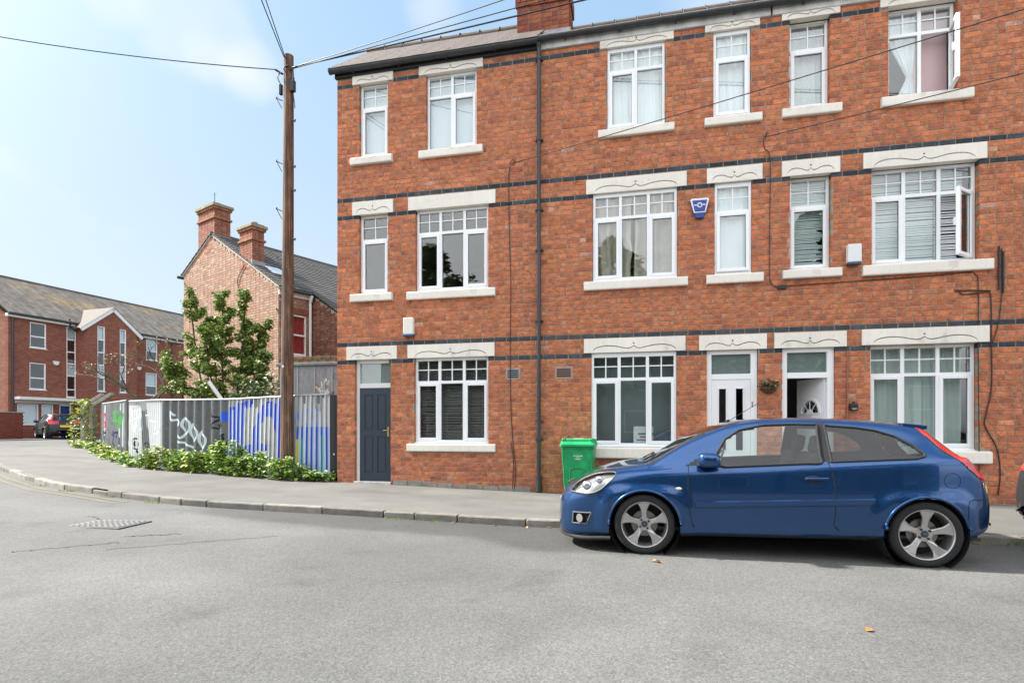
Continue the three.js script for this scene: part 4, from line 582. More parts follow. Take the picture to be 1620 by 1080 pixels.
    for (const [ax, ay] of arches) { const P = []; for (let k = 0; k <= 40; k++) { const t = lerp(-0.10, Math.PI + 0.10, k / 40); P.push([ax + AR * Math.cos(t), ay + AR * Math.sin(t)]); } part('arch_lip', strip(P, 0.014, -0.006, s, 80), paint, car); const w = new THREE.CylinderGeometry(AR - 0.004, AR - 0.004, 0.30, 40, 1, true); w.rotateX(Math.PI / 2); w.translate(ax - OX, ay, s * 0.66); const inner = new THREE.CircleGeometry(AR, 32); inner.translate(ax - OX, ay, s * 0.52); part('wheel_well', [metric(w), metric(inner)], std([0.012, 0.012, 0.013], 0.9, { side: THREE.DoubleSide }), car); }
    // lamps
    const hl = sub('headlight', car); part('lens', geo(B['headlight' + f]), new THREE.MeshPhysicalMaterial({ color: rgb(0.96, 0.97, 0.97), roughness: 0.02, transmission: 1, thickness: 0, ior: 1.5 }), hl); part('reflector', geo(B['headlight' + f], 0.035), std([0.72, 0.72, 0.70], 0.22, { metalness: 0.85 }), hl);
    for (const [x, y, r] of [[-0.55, 0.668, 0.055], [-0.42, 0.73, 0.045]]) { const z = surf(x, y) - 0.03, g = new THREE.SphereGeometry(r, 20, 12); g.scale(0.9, 0.9, 0.6); g.translate(x - OX, y, s * z); part('bulb_housing', g, chrome, hl); } part('bezel', strip(head, 0.006, 0.0, s), std([0.1, 0.1, 0.1], 0.4), hl);
    const tl = sub('tail_light', car); part('lens', geo(B['tail_light' + f], -0.006), red, tl); part('seam', strip(closedP(tail), 0.004, 0.001, s, 200), dark, tl);
    const fg = sub('fog_light', car); part('recess', geo(B['fog_recess' + f], 0.03), dark, fg); { const c = new THREE.CylinderGeometry(0.045, 0.035, 0.04, 24); c.rotateZ(Math.PI / 2); c.rotateY(s * 0.9); c.translate(-0.612 - OX, 0.33, s * (surf(-0.612, 0.33) - 0.01)); part('lamp', c, chrome, fg); part('surround', strip(closedP(fog), 0.008, 0, s, 120), std([0.12, 0.12, 0.125], 0.5), fg); }
    // door mirror
    const mi = sub('mirror', car), mz = surf(0.62, 0.93); { const g = new THREE.SphereGeometry(1, 28, 18), p = g.attributes.position; for (let i = 0; i < p.count; i++) { let x = p.getX(i), y = p.getY(i), z = p.getZ(i); const q = (v) => Math.sign(v) * Math.pow(Math.abs(v), 0.72); x = q(x); y = q(y); z = q(z); if (x > 0) x *= 0.75; p.setXYZ(i, x * 0.125, y * 0.072 * (1 - 0.15 * x), z * 0.10); } g.computeVertexNormals(); g.translate(0.66 - OX, 0.955, s * (mz + 0.13)); part('housing', g, paint, mi); const arm = new RoundedBoxGeometry(0.12, 0.045, 0.16, 2, 0.018); arm.translate(0.60 - OX, 0.91, s * (mz + 0.03)); part('arm', arm, dark, mi); const gl = new THREE.SphereGeometry(1, 20, 10); gl.scale(0.006, 0.048, 0.078); gl.translate(0.738 - OX, 0.955, s * (mz + 0.13)); part('mirror_glass', gl, chrome, mi); }
  }
  // wheels: tyre with tread, five flared spokes, hub cap with dark blue oval badge
  const tyreM = std([0.022, 0.022, 0.023], 0.8, { map: rep(grainTex, 4), bumpMap: rep(grainBump, 6), bumpScale: 0.002 }), alloy = std([0.52, 0.51, 0.50], 0.34, { metalness: 0.85 });
  const spoke = (() => { const P = [[-0.020, 0.05], [-0.020, 0.10], [-0.026, 0.15], [-0.045, 0.195], [-0.066, 0.216], [-0.03, 0.2235], [0, 0.226], [0.03, 0.2235], [0.066, 0.216], [0.045, 0.195], [0.026, 0.15], [0.020, 0.10], [0.020, 0.05]]; const g = extr(P, 0.022, 0.006); const p = g.attributes.position; for (let i = 0; i < p.count; i++) { const r = p.getY(i); p.setZ(i, p.getZ(i) - 0.035 * smooth(0.19, 0.05, r) - 0.004); } g.computeVertexNormals(); return g; })();
  for (const [ax] of arches) for (const s of [1, -1]) {
    const w = sub('wheel', car); w.position.set(ax - OX, 0.298, s * 0.735); if (s < 0) w.rotation.y = Math.PI;
    const lp = [[0.222, 0.085], [0.236, 0.094], [0.262, 0.100], [0.283, 0.094], [0.294, 0.080], [0.298, 0.06], [0.2985, 0], [0.298, -0.06], [0.294, -0.08], [0.283, -0.094], [0.236, -0.094], [0.222, -0.085]].map(([r, z]) => new THREE.Vector2(r, z)); const ty = new THREE.LatheGeometry(lp, 72); ty.rotateX(Math.PI / 2); const tp = part('tyre', ty, tyreM, w);
    const tr = []; for (let k = 0; k < 72; k++) { const a = k / 72 * Math.PI * 2; for (const zz of [-0.045, 0.045]) { const b = new THREE.BoxGeometry(0.005, 0.004, 0.05); b.rotateY(zz > 0 ? 0.5 : -0.5); b.translate(0, 0.2985, zz); b.rotateZ(a); tr.push(b); } } part('tread', tr, std([0.012, 0.012, 0.012], 0.9), w).userData.kind = 'stuff';
    const rim = new THREE.LatheGeometry([[0.20, -0.08], [0.205, 0.02], [0.213, 0.072], [0.223, 0.088], [0.231, 0.090], [0.231, 0.082]].map(([r, z]) => new THREE.Vector2(r, z)), 72); rim.rotateX(Math.PI / 2); const rm = part('rim', rim, alloy, w);
    for (let k = 0; k < 5; k++) { const g = spoke.clone(); const m = part('spoke', g, alloy, w); m.position.z = 0.052; m.rotation.z = k * Math.PI * 0.4 + (ax < 1 ? 0.03 : -0.05); }
    const hub = new THREE.CylinderGeometry(0.066, 0.072, 0.04, 28); hub.rotateX(Math.PI / 2); hub.translate(0, 0, 0.026); part('hub', hub, alloy, w);
    const cap = new THREE.CylinderGeometry(0.029, 0.032, 0.01, 24); cap.rotateX(Math.PI / 2); cap.translate(0, 0, 0.051); part('centre_cap', cap, std([0.03, 0.035, 0.05], 0.4), w);
    const ov = new THREE.SphereGeometry(1, 24, 8); ov.scale(0.021, 0.0095, 0.002); ov.translate(0, 0, 0.0565); part('badge', ov, std([0.10, 0.13, 0.22], 0.25, { metalness: 0.5 }), w);
    for (let k = 0; k < 4; k++) { const a = k * Math.PI / 2 + 0.62, b = new THREE.CylinderGeometry(0.011, 0.011, 0.012, 6); b.rotateX(Math.PI / 2); b.translate(0.05 * Math.cos(a), 0.05 * Math.sin(a), 0.050); part('wheel_nut', b, dark, w); }
    const disc = new THREE.CylinderGeometry(0.13, 0.13, 0.02, 32); disc.rotateX(Math.PI / 2); disc.translate(0, 0, -0.02); part('brake_disc', disc, std([0.25, 0.24, 0.23], 0.4, { metalness: 0.9 }), w); const bk = new THREE.CircleGeometry(0.205, 32); bk.translate(0, 0, -0.06); part('back_plate', bk, std([0.015, 0.015, 0.016], 0.9), w);
  }
  // cabin
  const seatM = std([0.045, 0.047, 0.055], 0.9);
  for (const z of [-0.34, 0.34]) { const st = sub('front_seat', car); const a = new RoundedBoxGeometry(0.5, 0.16, 0.48, 3, 0.06); a.translate(1.30 - OX, 0.42, z); const b = new RoundedBoxGeometry(0.15, 0.62, 0.46, 3, 0.06); b.rotateZ(-0.28); b.translate(1.62 - OX, 0.72, z); const h = new RoundedBoxGeometry(0.09, 0.18, 0.26, 3, 0.04); h.rotateZ(-0.2); h.translate(1.74 - OX, 1.10, z); part('cushion', a, seatM, st); part('backrest', b, seatM, st); part('headrest', h, seatM, st); }
  { const st = sub('rear_seat', car), a = new RoundedBoxGeometry(0.5, 0.18, 1.15, 3, 0.06), b = new RoundedBoxGeometry(0.15, 0.55, 1.15, 3, 0.05); a.translate(2.15 - OX, 0.45, 0); b.rotateZ(-0.35); b.translate(2.46 - OX, 0.72, 0); part('cushion', a, seatM, st); part('backrest', b, seatM, st); }
  { const d = new RoundedBoxGeometry(0.42, 0.22, 1.30, 3, 0.07); d.rotateZ(0.15); d.translate(0.55 - OX, 0.80, 0); part('dashboard', d, lining, car); const t = new THREE.TorusGeometry(0.175, 0.014, 8, 36); t.rotateY(Math.PI / 2); t.rotateZ(-0.45); t.translate(0.86 - OX, 0.86, -0.36); part('steering_wheel', t, lining, car); part('floor', box(0.1 - OX, 3.0 - OX, 0.24, 0.27, -0.72, 0.72), lining, car); }
  // wipers, aerial, spoiler, plates
  const topAt = (X, z) => { const s = sec(X); for (let k = NS; k > 60; k--) if (s[k][0] <= Math.abs(z) && s[k - 1][0] > Math.abs(z)) return lerp(s[k][1], s[k - 1][1], (Math.abs(z) - s[k][0]) / (s[k - 1][0] - s[k][0] || 1)); return s[NS][1]; };
  for (const [z0, z1] of [[0.45, -0.12], [-0.05, -0.58]]) part('wiper', tube([[0.03, z0], [0.10, lerp(z0, z1, 0.5)], [0.15, z1]].map(([x, z]) => [x - OX, topAt(x, z) + 0.018, z]), 0.008, 16, 6), dark, car);
  part('aerial', rod([0.93 - OX, topAt(0.93, 0) - 0.005, 0], [1.27 - OX, 1.545, 0], 0.004, 0.0025), dark, car);
  part('aerial_base', rod([0.915 - OX, topAt(0.93, 0) - 0.01, 0], [0.95 - OX, topAt(0.93, 0) + 0.02, 0], 0.016, 0.009), dark, car);
  { const g = extr([[2.46, 1.305], [2.60, 1.290], [2.665, 1.280], [2.66, 1.262], [2.58, 1.245], [2.46, 1.27]].map(([x, y]) => [x - OX, y]), 0.98, 0.008); g.translate(0, 0, -0.49); part('spoiler', g, paint, car); }
  part('number_plate', rbox(-0.885 - OX, -0.868 - OX, 0.385, 0.495, -0.26, 0.26, 0.004), std([0.78, 0.78, 0.76], 0.5), car); part('rear_number_plate', rbox(3.085 - OX, 3.16 - OX, 0.62, 0.73, -0.26, 0.26, 0.004), std([0.8, 0.55, 0.05], 0.5), car);
  part('grille_bar', tube([[-0.79, 0.648, -0.27], [-0.825, 0.638, 0], [-0.79, 0.648, 0.27]].map(([x, y, z]) => [x - OX, y, z]), 0.010, 20, 8), chrome, car); part('bumper_lip', tube([[-0.30, 0.145, -0.80], [-0.62, 0.125, -0.72], [-0.84, 0.13, -0.42], [-0.865, 0.13, 0], [-0.84, 0.13, 0.42], [-0.62, 0.125, 0.72], [-0.30, 0.145, 0.80]].map(([x, y, z]) => [x - OX, y, z]), 0.022, 60, 8), dark, car);
  return car;
}
const bluePaint = new THREE.MeshPhysicalMaterial({ color: rgb(0.008, 0.060, 0.19), metalness: 0.75, roughness: 0.27, clearcoat: 1, clearcoatRoughness: 0.02 });
const blueCar = makeCar('metallic blue three-door hatchback with five-spoke alloy wheels parked at the kerb', bluePaint);
blueCar.position.set(1.28, 0, 3.83);
// ---------------------------------------------------------------- corrugated fence with graffiti
function canvas(w, h, draw) { const c = document.createElement('canvas'); c.width = w; c.height = h; draw(c.getContext('2d'), w, h); const t = new THREE.CanvasTexture(c); t.colorSpace = THREE.SRGBColorSpace; return t; }
function galvanised(g, w, h, R, tone = 150) { g.fillStyle = `rgb(${tone},${tone + 4},${tone + 6})`; g.fillRect(0, 0, w, h); for (let i = 0; i < 2600; i++) { const v = tone - 26 + R() * 52; g.fillStyle = `rgba(${v},${v + 3},${v + 4},0.35)`; g.fillRect(R() * w, R() * h, 2 + R() * 14, 2 + R() * 30); } for (let i = 0; i < 26; i++) { g.fillStyle = `rgba(60,64,68,${0.08 + R() * 0.2})`; g.beginPath(); g.ellipse(R() * w, R() * h, 8 + R() * 34, 6 + R() * 22, R() * 3, 0, 7); g.fill(); } for (let i = 0; i < 110; i++) { g.fillStyle = `rgba(122,80,46,${0.06 + R() * 0.22})`; g.fillRect(R() * w, h * (R() < 0.3 ? 0 : 0.75) + R() * h * 0.2, 2 + R() * 6, 10 + R() * 60); } }
function stroke(g, pts, color, lw) { g.strokeStyle = color; g.lineWidth = lw; g.lineCap = 'round'; g.lineJoin = 'round'; g.beginPath(); pts.forEach(([x, y], i) => (i ? g.lineTo(x, y) : g.moveTo(x, y))); g.stroke(); }
function curve(g, pts, color, lw) { g.strokeStyle = color; g.lineWidth = lw; g.lineCap = 'round'; g.lineJoin = 'round'; g.beginPath(); new THREE.SplineCurve(pts.map((p) => new THREE.Vector2(...p))).getPoints(60).forEach((p, i) => (i ? g.lineTo(p.x, p.y) : g.moveTo(p.x, p.y))); g.stroke(); }
const fence = thing('corrugated_fence', 'tall corrugated metal fence sprayed with graffiti, weeds along its foot', 'fence');
function fencePanel(a, b, ya, yb, pitch, depth, tex, label, sag = 0, square = 0.6) {
  const L = Math.hypot(b[0] - a[0], b[1] - a[1]), n = Math.round(L / pitch) * 12, p = [], per = Math.round(L / pitch), uv = [], idx = [], nx = -(b[1] - a[1]) / L, nz = (b[0] - a[0]) / L, sg = nz > 0 ? 1 : -1, R = rng(Math.round(L * 1000));
  const rows = 8; for (let j = 0; j <= rows; j++) for (let i = 0; i <= n; i++) {
    const t = i / n, v = j / rows, x = lerp(a[0], b[0], t), z = lerp(a[1], b[1], t), s = Math.sin(t * per * 2 * Math.PI), q = Math.sign(s) * Math.pow(Math.abs(s), square), lean = sag * Math.sin(t * 3.1) * (1 - v) + 0.03 * (fbm3(t * 4, v * 2, L, 3) - 0.5), o = depth * 0.5 * q + lean, g = base(x) + 0.03;
    p.push(x + nx * sg * o, lerp(g, lerp(ya, yb, t), v), z + nz * sg * o); uv.push(t, v);
  }
  for (let j = 0; j < rows; j++) for (let i = 0; i < n; i++) { const k = j * (n + 1) + i; idx.push(k, k + 1, k + n + 1, k + 1, k + n + 2, k + n + 1); }
  const g = new THREE.BufferGeometry(); g.setAttribute('position', new THREE.Float32BufferAttribute(p, 3)); g.setAttribute('uv', new THREE.Float32BufferAttribute(uv, 2)); g.setIndex(idx); g.computeVertexNormals();
  const m = part('panel', g, new THREE.MeshStandardMaterial({ map: tex, roughness: 0.5, metalness: 0.25, side: THREE.DoubleSide }), fence); m.userData.label = label;
  const r = part('top_rail', rod([a[0] + nx * sg * 0.02, ya + 0.012, a[1] + nz * sg * 0.02], [b[0] + nx * sg * 0.02, yb + 0.012, b[1] + nz * sg * 0.02], 0.022, 0.022, 6), std([0.42, 0.42, 0.41], 0.5, { metalness: 0.4 }), fence);
  return m;
}
{
  const FP = { A: [-6.25, -0.10], B: [-9.22, -0.80], C: [-11.62, -1.38], D0: [-11.72, -1.48], D1: [-14.9, -3.55], E: [-15.4, -3.92], F: [-18.02, -5.75], G: [-20.7, -7.75] };
  const blue = '#1d3fb4', R = rng(8);
  const texA = canvas(1024, 640, (g, w, h) => { // u runs from B (x=0) to A
    galvanised(g, w, h, R, 138);
    const bl = (pts, lw) => curve(g, pts, '#1b43b8', lw);
    g.fillStyle = '#1b43b8'; g.fillRect(10, 60, 150, 480); g.fillRect(100, 30, 90, 200); g.fillRect(540, 40, 120, 560);
    bl([[60, 120], [150, 60], [240, 40]], 60); bl([[300, 520], [310, 300], [360, 150], [450, 110], [520, 170], [560, 330], [600, 560]], 74); bl([[200, 420], [330, 400], [430, 410]], 60); bl([[470, 60], [560, 120], [590, 260], [620, 520]], 58); bl([[40, 500], [160, 470], [280, 480]], 66); bl([[560, 40], [640, 60]], 54); bl([[330, 160], [400, 60], [470, 50]], 40);
    g.fillStyle = '#2450a8'; for (const x of [770, 815, 860, 905, 945]) g.fillRect(x, 230 + R() * 60, 30, 390); g.fillStyle = '#1f7f96'; for (const x of [740, 795, 890]) g.fillRect(x, 300, 16, 300);
    curve(g, [[790, 150], [815, 110], [850, 130], [850, 200], [810, 220], [795, 170]], '#5b78d6', 16); curve(g, [[880, 130], [905, 105], [935, 140], [930, 205], [895, 215], [880, 170]], '#5b78d6', 16); curve(g, [[690, 190], [715, 120], [745, 200]], '#5b78d6', 16);
    g.fillStyle = '#b7b83a'; g.fillRect(700, 280, 16, 320); g.fillRect(560, 470, 14, 140); g.fillRect(600, 500, 12, 110); g.fillStyle = '#8a5a34'; g.fillRect(680, 330, 12, 280);
    g.fillStyle = '#2450b4'; g.fillRect(710, 235, 314, 405); g.fillStyle = '#1f7f96'; g.fillRect(770, 330, 40, 310); g.fillRect(930, 300, 40, 340); g.fillStyle = '#b9b73c'; g.fillRect(705, 330, 34, 310);
    for (let i = 0; i < 23; i++) for (const [o2, ww] of [[0.02, 13], [0.5, 9]]) { g.fillStyle = `rgba(238,241,241,${0.75 + 0.25 * R()})`; g.fillRect((i + o2) / 23 * w, R() < 0.3 ? 130 * R() : 0, ww, h - (R() < 0.3 ? 120 * R() : 0)); }
  });
  fencePanel(FP.B, FP.A, 1.90, 1.945, 0.133, 0.075, texA, 'fence panel striped white and bright blue with a big blue letter', 0.05);
  const texB = canvas(1024, 700, (g, w, h) => {
    galvanised(g, w, h, R, 98); const wl = (p, l = 20) => curve(g, p, '#cfdbe4', l);
    wl([[190, 150], [150, 120], [165, 200], [250, 190], [290, 230], [230, 300], [300, 380], [350, 330]], 22); wl([[390, 200], [340, 180], [320, 260], [380, 340], [440, 300], [440, 220], [400, 180]], 20); wl([[520, 260], [470, 240], [450, 320], [500, 410], [560, 370], [560, 300], [520, 260]], 20); wl([[650, 330], [600, 310], [580, 400], [620, 480], [680, 450], [690, 370], [650, 330]], 20); wl([[250, 420], [350, 430], [450, 460], [520, 520], [560, 590], [600, 500], [680, 560], [720, 650]], 22);
    for (const p of [[[770, 90], [790, 160], [880, 170], [800, 230], [760, 260], [860, 280], [930, 250]], [[850, 200], [900, 180], [930, 240], [880, 290], [850, 240]], [[900, 290], [860, 380], [950, 330], [900, 470], [990, 400]], [[950, 360], [930, 480], [1010, 430], [1000, 520]]]) stroke(g, p, '#0c0d10', 17);
    g.fillStyle = '#2a56c4'; for (const [x, y, r] of [[960, 160, 52], [860, 560, 50], [960, 520, 46], [1000, 150, 40]]) { g.beginPath(); g.ellipse(x, y, r * 0.8, r, 0, 0, 7); g.fill(); }
  });
  fencePanel(FP.C, FP.B, 1.94, 1.90, 0.30, 0.085, texB, 'grey fence panel with looping white tag and black scrawl', 0.0, 0.45);
  const texD = canvas(512, 640, (g, w, h) => { galvanised(g, w, h, R, 165); g.fillStyle = 'rgba(226,230,230,0.75)'; g.fillRect(0, 40, 190, 560); g.fillRect(300, 20, 212, 580); for (const p of [[[30, 120], [160, 90]], [[40, 60], [70, 330]], [[150, 50], [90, 300]], [[30, 210], [180, 160]], [[200, 60], [170, 300]], [[330, 200], [420, 210], [380, 330], [470, 300]], [[250, 150], [330, 140]]]) stroke(g, p, '#eef1f1', 16); g.strokeStyle = '#15161a'; g.lineWidth = 13; g.beginPath(); g.ellipse(90, 460, 36, 62, 0, 0, 7); g.stroke(); stroke(g, [[90, 380], [70, 470], [110, 560]], '#15161a', 12); g.fillStyle = '#6b7175'; g.beginPath(); g.moveTo(210, 100); g.lineTo(260, 100); g.lineTo(330, 620); g.lineTo(170, 620); g.fill(); curve(g, [[215, 450], [250, 430], [300, 460], [240, 480]], '#22262c', 14); g.fillStyle = '#15161a'; g.beginPath(); g.arc(245, 535, 17, 0, 7); g.fill(); });
  fencePanel(FP.D1, FP.D0, 2.04, 1.95, 0.22, 0.08, texD, 'white-sprayed fence panel with a torn grey gap and black tags', -0.12);
  const texE = canvas(512, 512, (g, w, h) => { galvanised(g, w, h, R, 120); g.fillStyle = 'rgba(228,232,232,0.9)'; for (let i = 0; i < 5; i++) g.fillRect(300 + i * 44, 40 * R(), 16, 400); for (const p of [[[80, 110], [180, 90], [120, 190], [210, 180]], [[200, 80], [230, 240]], [[260, 90], [240, 200], [330, 150], [300, 260]], [[360, 90], [350, 240], [430, 120], [420, 250]]]) stroke(g, p, '#4fb548', 20); for (const p of [[[90, 330], [140, 280], [190, 330]], [[150, 300], [150, 400]], [[210, 300], [300, 290], [250, 350]], [[340, 330], [360, 400]], [[110, 400], [200, 420]]]) stroke(g, p, '#1d2560', 20); });
  fencePanel(FP.F, FP.E, 2.12, 2.09, 0.18, 0.075, texE, 'fence panel with green letters over a dark blue tag', 0.06);
  const texF = canvas(512, 512, (g, w, h) => { galvanised(g, w, h, R, 125); g.fillStyle = '#dfe3e3'; g.fillRect(250, 20, 40, 330); for (const p of [[[210, 130], [290, 110], [230, 190], [300, 220], [240, 280]], [[320, 130], [350, 290]]]) stroke(g, p, '#d22c52', 26); for (const p of [[[210, 320], [260, 300], [230, 380]], [[280, 320], [330, 310], [300, 390]]]) stroke(g, p, '#22242c', 20); });
  fencePanel(FP.G, FP.F, 2.19, 2.12, 0.18, 0.075, texF, 'far fence panel with a red and black tag', 0.05);
  for (const [p, y] of [[FP.B, 1.95], [FP.C, 1.99], [FP.D1, 2.1], [FP.F, 2.18], [FP.A, 2.02]]) part('post', rbox(p[0] - 0.03, p[0] + 0.03, 0, y, p[1] - 0.10, p[1] - 0.04, 0.006), std([0.30, 0.28, 0.26], 0.8, { map: grainTex }), fence);
  // dark gate closing the gap to the house
  const gt = thing('side_gate', 'narrow black painted gate between the fence end and the house corner', 'gate'); for (let k = 0; k < 2; k++) part('board', rbox(-6.235 + k * 0.10, -6.139 + k * 0.10, 0.2, 1.94, -0.13, -0.10, 0.006), std([0.014, 0.014, 0.016], 0.5), gt); part('latch', rbox(-6.17, -6.13, 0.70, 0.74, -0.102, -0.08, 0.004), M.metal, gt);
  // white length of trim leaning up behind the fence
  one('white_plank', rod([-9.75, 1.2, -1.95], [-10.55, 2.42, -1.70], 0.055, 0.055, 4), std([0.80, 0.80, 0.78], 0.5), 'white plank leaning up from behind the fence', 'plank');
  // concrete fence posts with cranked tops
  for (const [x, z, w, lab] of [[-22.1, -8.2, 0.17, 'concrete fence post with cranked top, farther from the fence panels'], [-20.85, -7.5, 0.17, 'concrete fence post with cranked top, right beside the fence panels']]) { const o = thing('concrete_post', lab, 'post', [x, base(x), z], 0, 'concrete posts at the end of the fence'); part('shaft', rbox(-w / 2, w / 2, -0.1, 1.72, -w / 2, w / 2, 0.02), M.concrete, o); const a = rbox(-w * 0.42, w * 0.42, 0, 1.05, -w * 0.42, w * 0.42, 0.02); a.rotateZ(-1.12); a.translate(0, 1.68, 0); part('arm', a, M.concrete, o); for (const k of [0.35, 0.65, 0.95]) part('wire', rod([k * 0.9, 1.68 + k * 0.435 + 0.05, 0], [k * 0.9 + 0.7, 1.68 + k * 0.435 + 0.04, -1.0], 0.006), std([0.2, 0.14, 0.1], 0.8), o); }
}
// ---------------------------------------------------------------- metal-clad shed
{
  const s = thing('metal_shed', 'grey metal-clad shed with peeling posters behind the fence', 'shed', [0, 0, 0]), tx = canvas(768, 512, (g, w, h) => { const R = rng(31); galvanised(g, w, h, R, 138); for (let i = 0; i < 6; i++) { g.fillStyle = 'rgba(90,96,104,0.5)'; g.fillRect(i * 128, 0, 4, h); } for (const [x, y, a, b] of [[300, 60, 110, 150], [420, 250, 120, 90], [290, 290, 120, 130], [640, 230, 40, 140]]) for (let i = 0; i < 60; i++) { g.fillStyle = ['#d8d6cf', '#b9b2a4', '#8d7350', '#c9ccce'][Math.floor(R() * 4)]; g.save(); g.translate(x + R() * a, y + R() * b); g.rotate(R() * 6); g.fillRect(0, 0, 6 + R() * 26, 3 + R() * 12); g.restore(); } });
  const g = box(-8.4, -6.06, 0.1, 2.72, -4.0, -1.5), uv = g.attributes.uv; for (let i = 0; i < uv.count; i++) uv.setXY(i, (uv.getX(i) + 8.4) / 2.4, uv.getY(i) / 2.72); part('cladding', g, new THREE.MeshStandardMaterial({ map: tx, roughness: 0.55, metalness: 0.2 }), s);
  for (let k = 0; k < 6; k++) part('seam', rbox(-8.38 + k * 0.45, -8.35 + k * 0.45, 0.1, 2.71, -1.5, -1.485, 0.004), std([0.36, 0.38, 0.40], 0.5), s);
  part('roof_edge', rbox(-8.46, -6.05, 2.72, 2.79, -4.05, -1.43, 0.01), std([0.26, 0.29, 0.29], 0.6, { map: grainTex }), s);
  const R = rng(3), cm = [std([0.34, 0.22, 0.13], 0.9, { map: brickTex }), std([0.26, 0.24, 0.13], 0.95, { map: brickTex }), std([0.38, 0.16, 0.10], 0.9, { map: brickTex })], cg = metric(new RoundedBoxGeometry(0.228, 0.075, 0.11, 1, 0.006)); for (let x = -8.4; x < -6.2; x += 0.24) for (let c = 0; c < 2; c++) part('coping_brick', cg, cm[Math.floor(R() * 3)], s).position.set(x + 0.12 + c * 0.1, 2.83 + c * 0.085, -1.62);
}
// ---------------------------------------------------------------- old gabled brick house
function brickField(parent, inside, x0, x1, y0, y1, pal, individual, seed, turn, pos, near, jitter = 0.006) { // bricks on a plane facing local +z of a holder
  const holder = parent, R = rng(seed), mats = pal.map((c) => std(c, 0.9, { map: brickTex, bumpMap: brickBump, bumpScale: 0.003 })), S = 0.236, all = [], Mx = new THREE.Matrix4().makeRotationY(turn).setPosition(...pos); let r = 0;
  for (let y = y0; y < y1; y += CH, r++) { let x = x0 - (r % 2 ? 0.118 : 0), k = r * 2; while (x < x1) { const w = k % 4 === 3 ? 0.118 : S, a = Math.max(x, x0), b = Math.min(x + w, x1); if (b - a > 0.05 && inside((a + b) / 2, y + CH / 2, b - a)) all.push([(a + b) / 2, y + CH / 2, b - a - 0.011, Math.floor(R() * pal.length)]); x += w; k++; } }
  const order = all.slice().sort((p, q) => near(p) - near(q)), ind = new Set(order.slice(0, individual)), rest = [], geos = {};
  for (const b of all) { const key = b[2].toFixed(3), g0 = geos[key] || (geos[key] = metric(new THREE.BoxGeometry(b[2], CH - 0.012, 0.05))); const z = -0.025 + (R() - 0.5) * jitter;
    if (ind.has(b)) { const m = part('brick', g0, mats[b[3]], holder); m.position.set(b[0], b[1], z).applyMatrix4(Mx); m.rotation.y = turn; } else { const g = g0.clone(); g.translate(b[0], b[1], z); g.applyMatrix4(Mx); const v = 0.85 + 0.3 * R(); rest.push(tint(g, pal[b[3]].map((t) => t * v))); } }
  if (rest.length) part('brick_rest', rest, M.brickMix, holder).userData.kind = 'stuff';
}
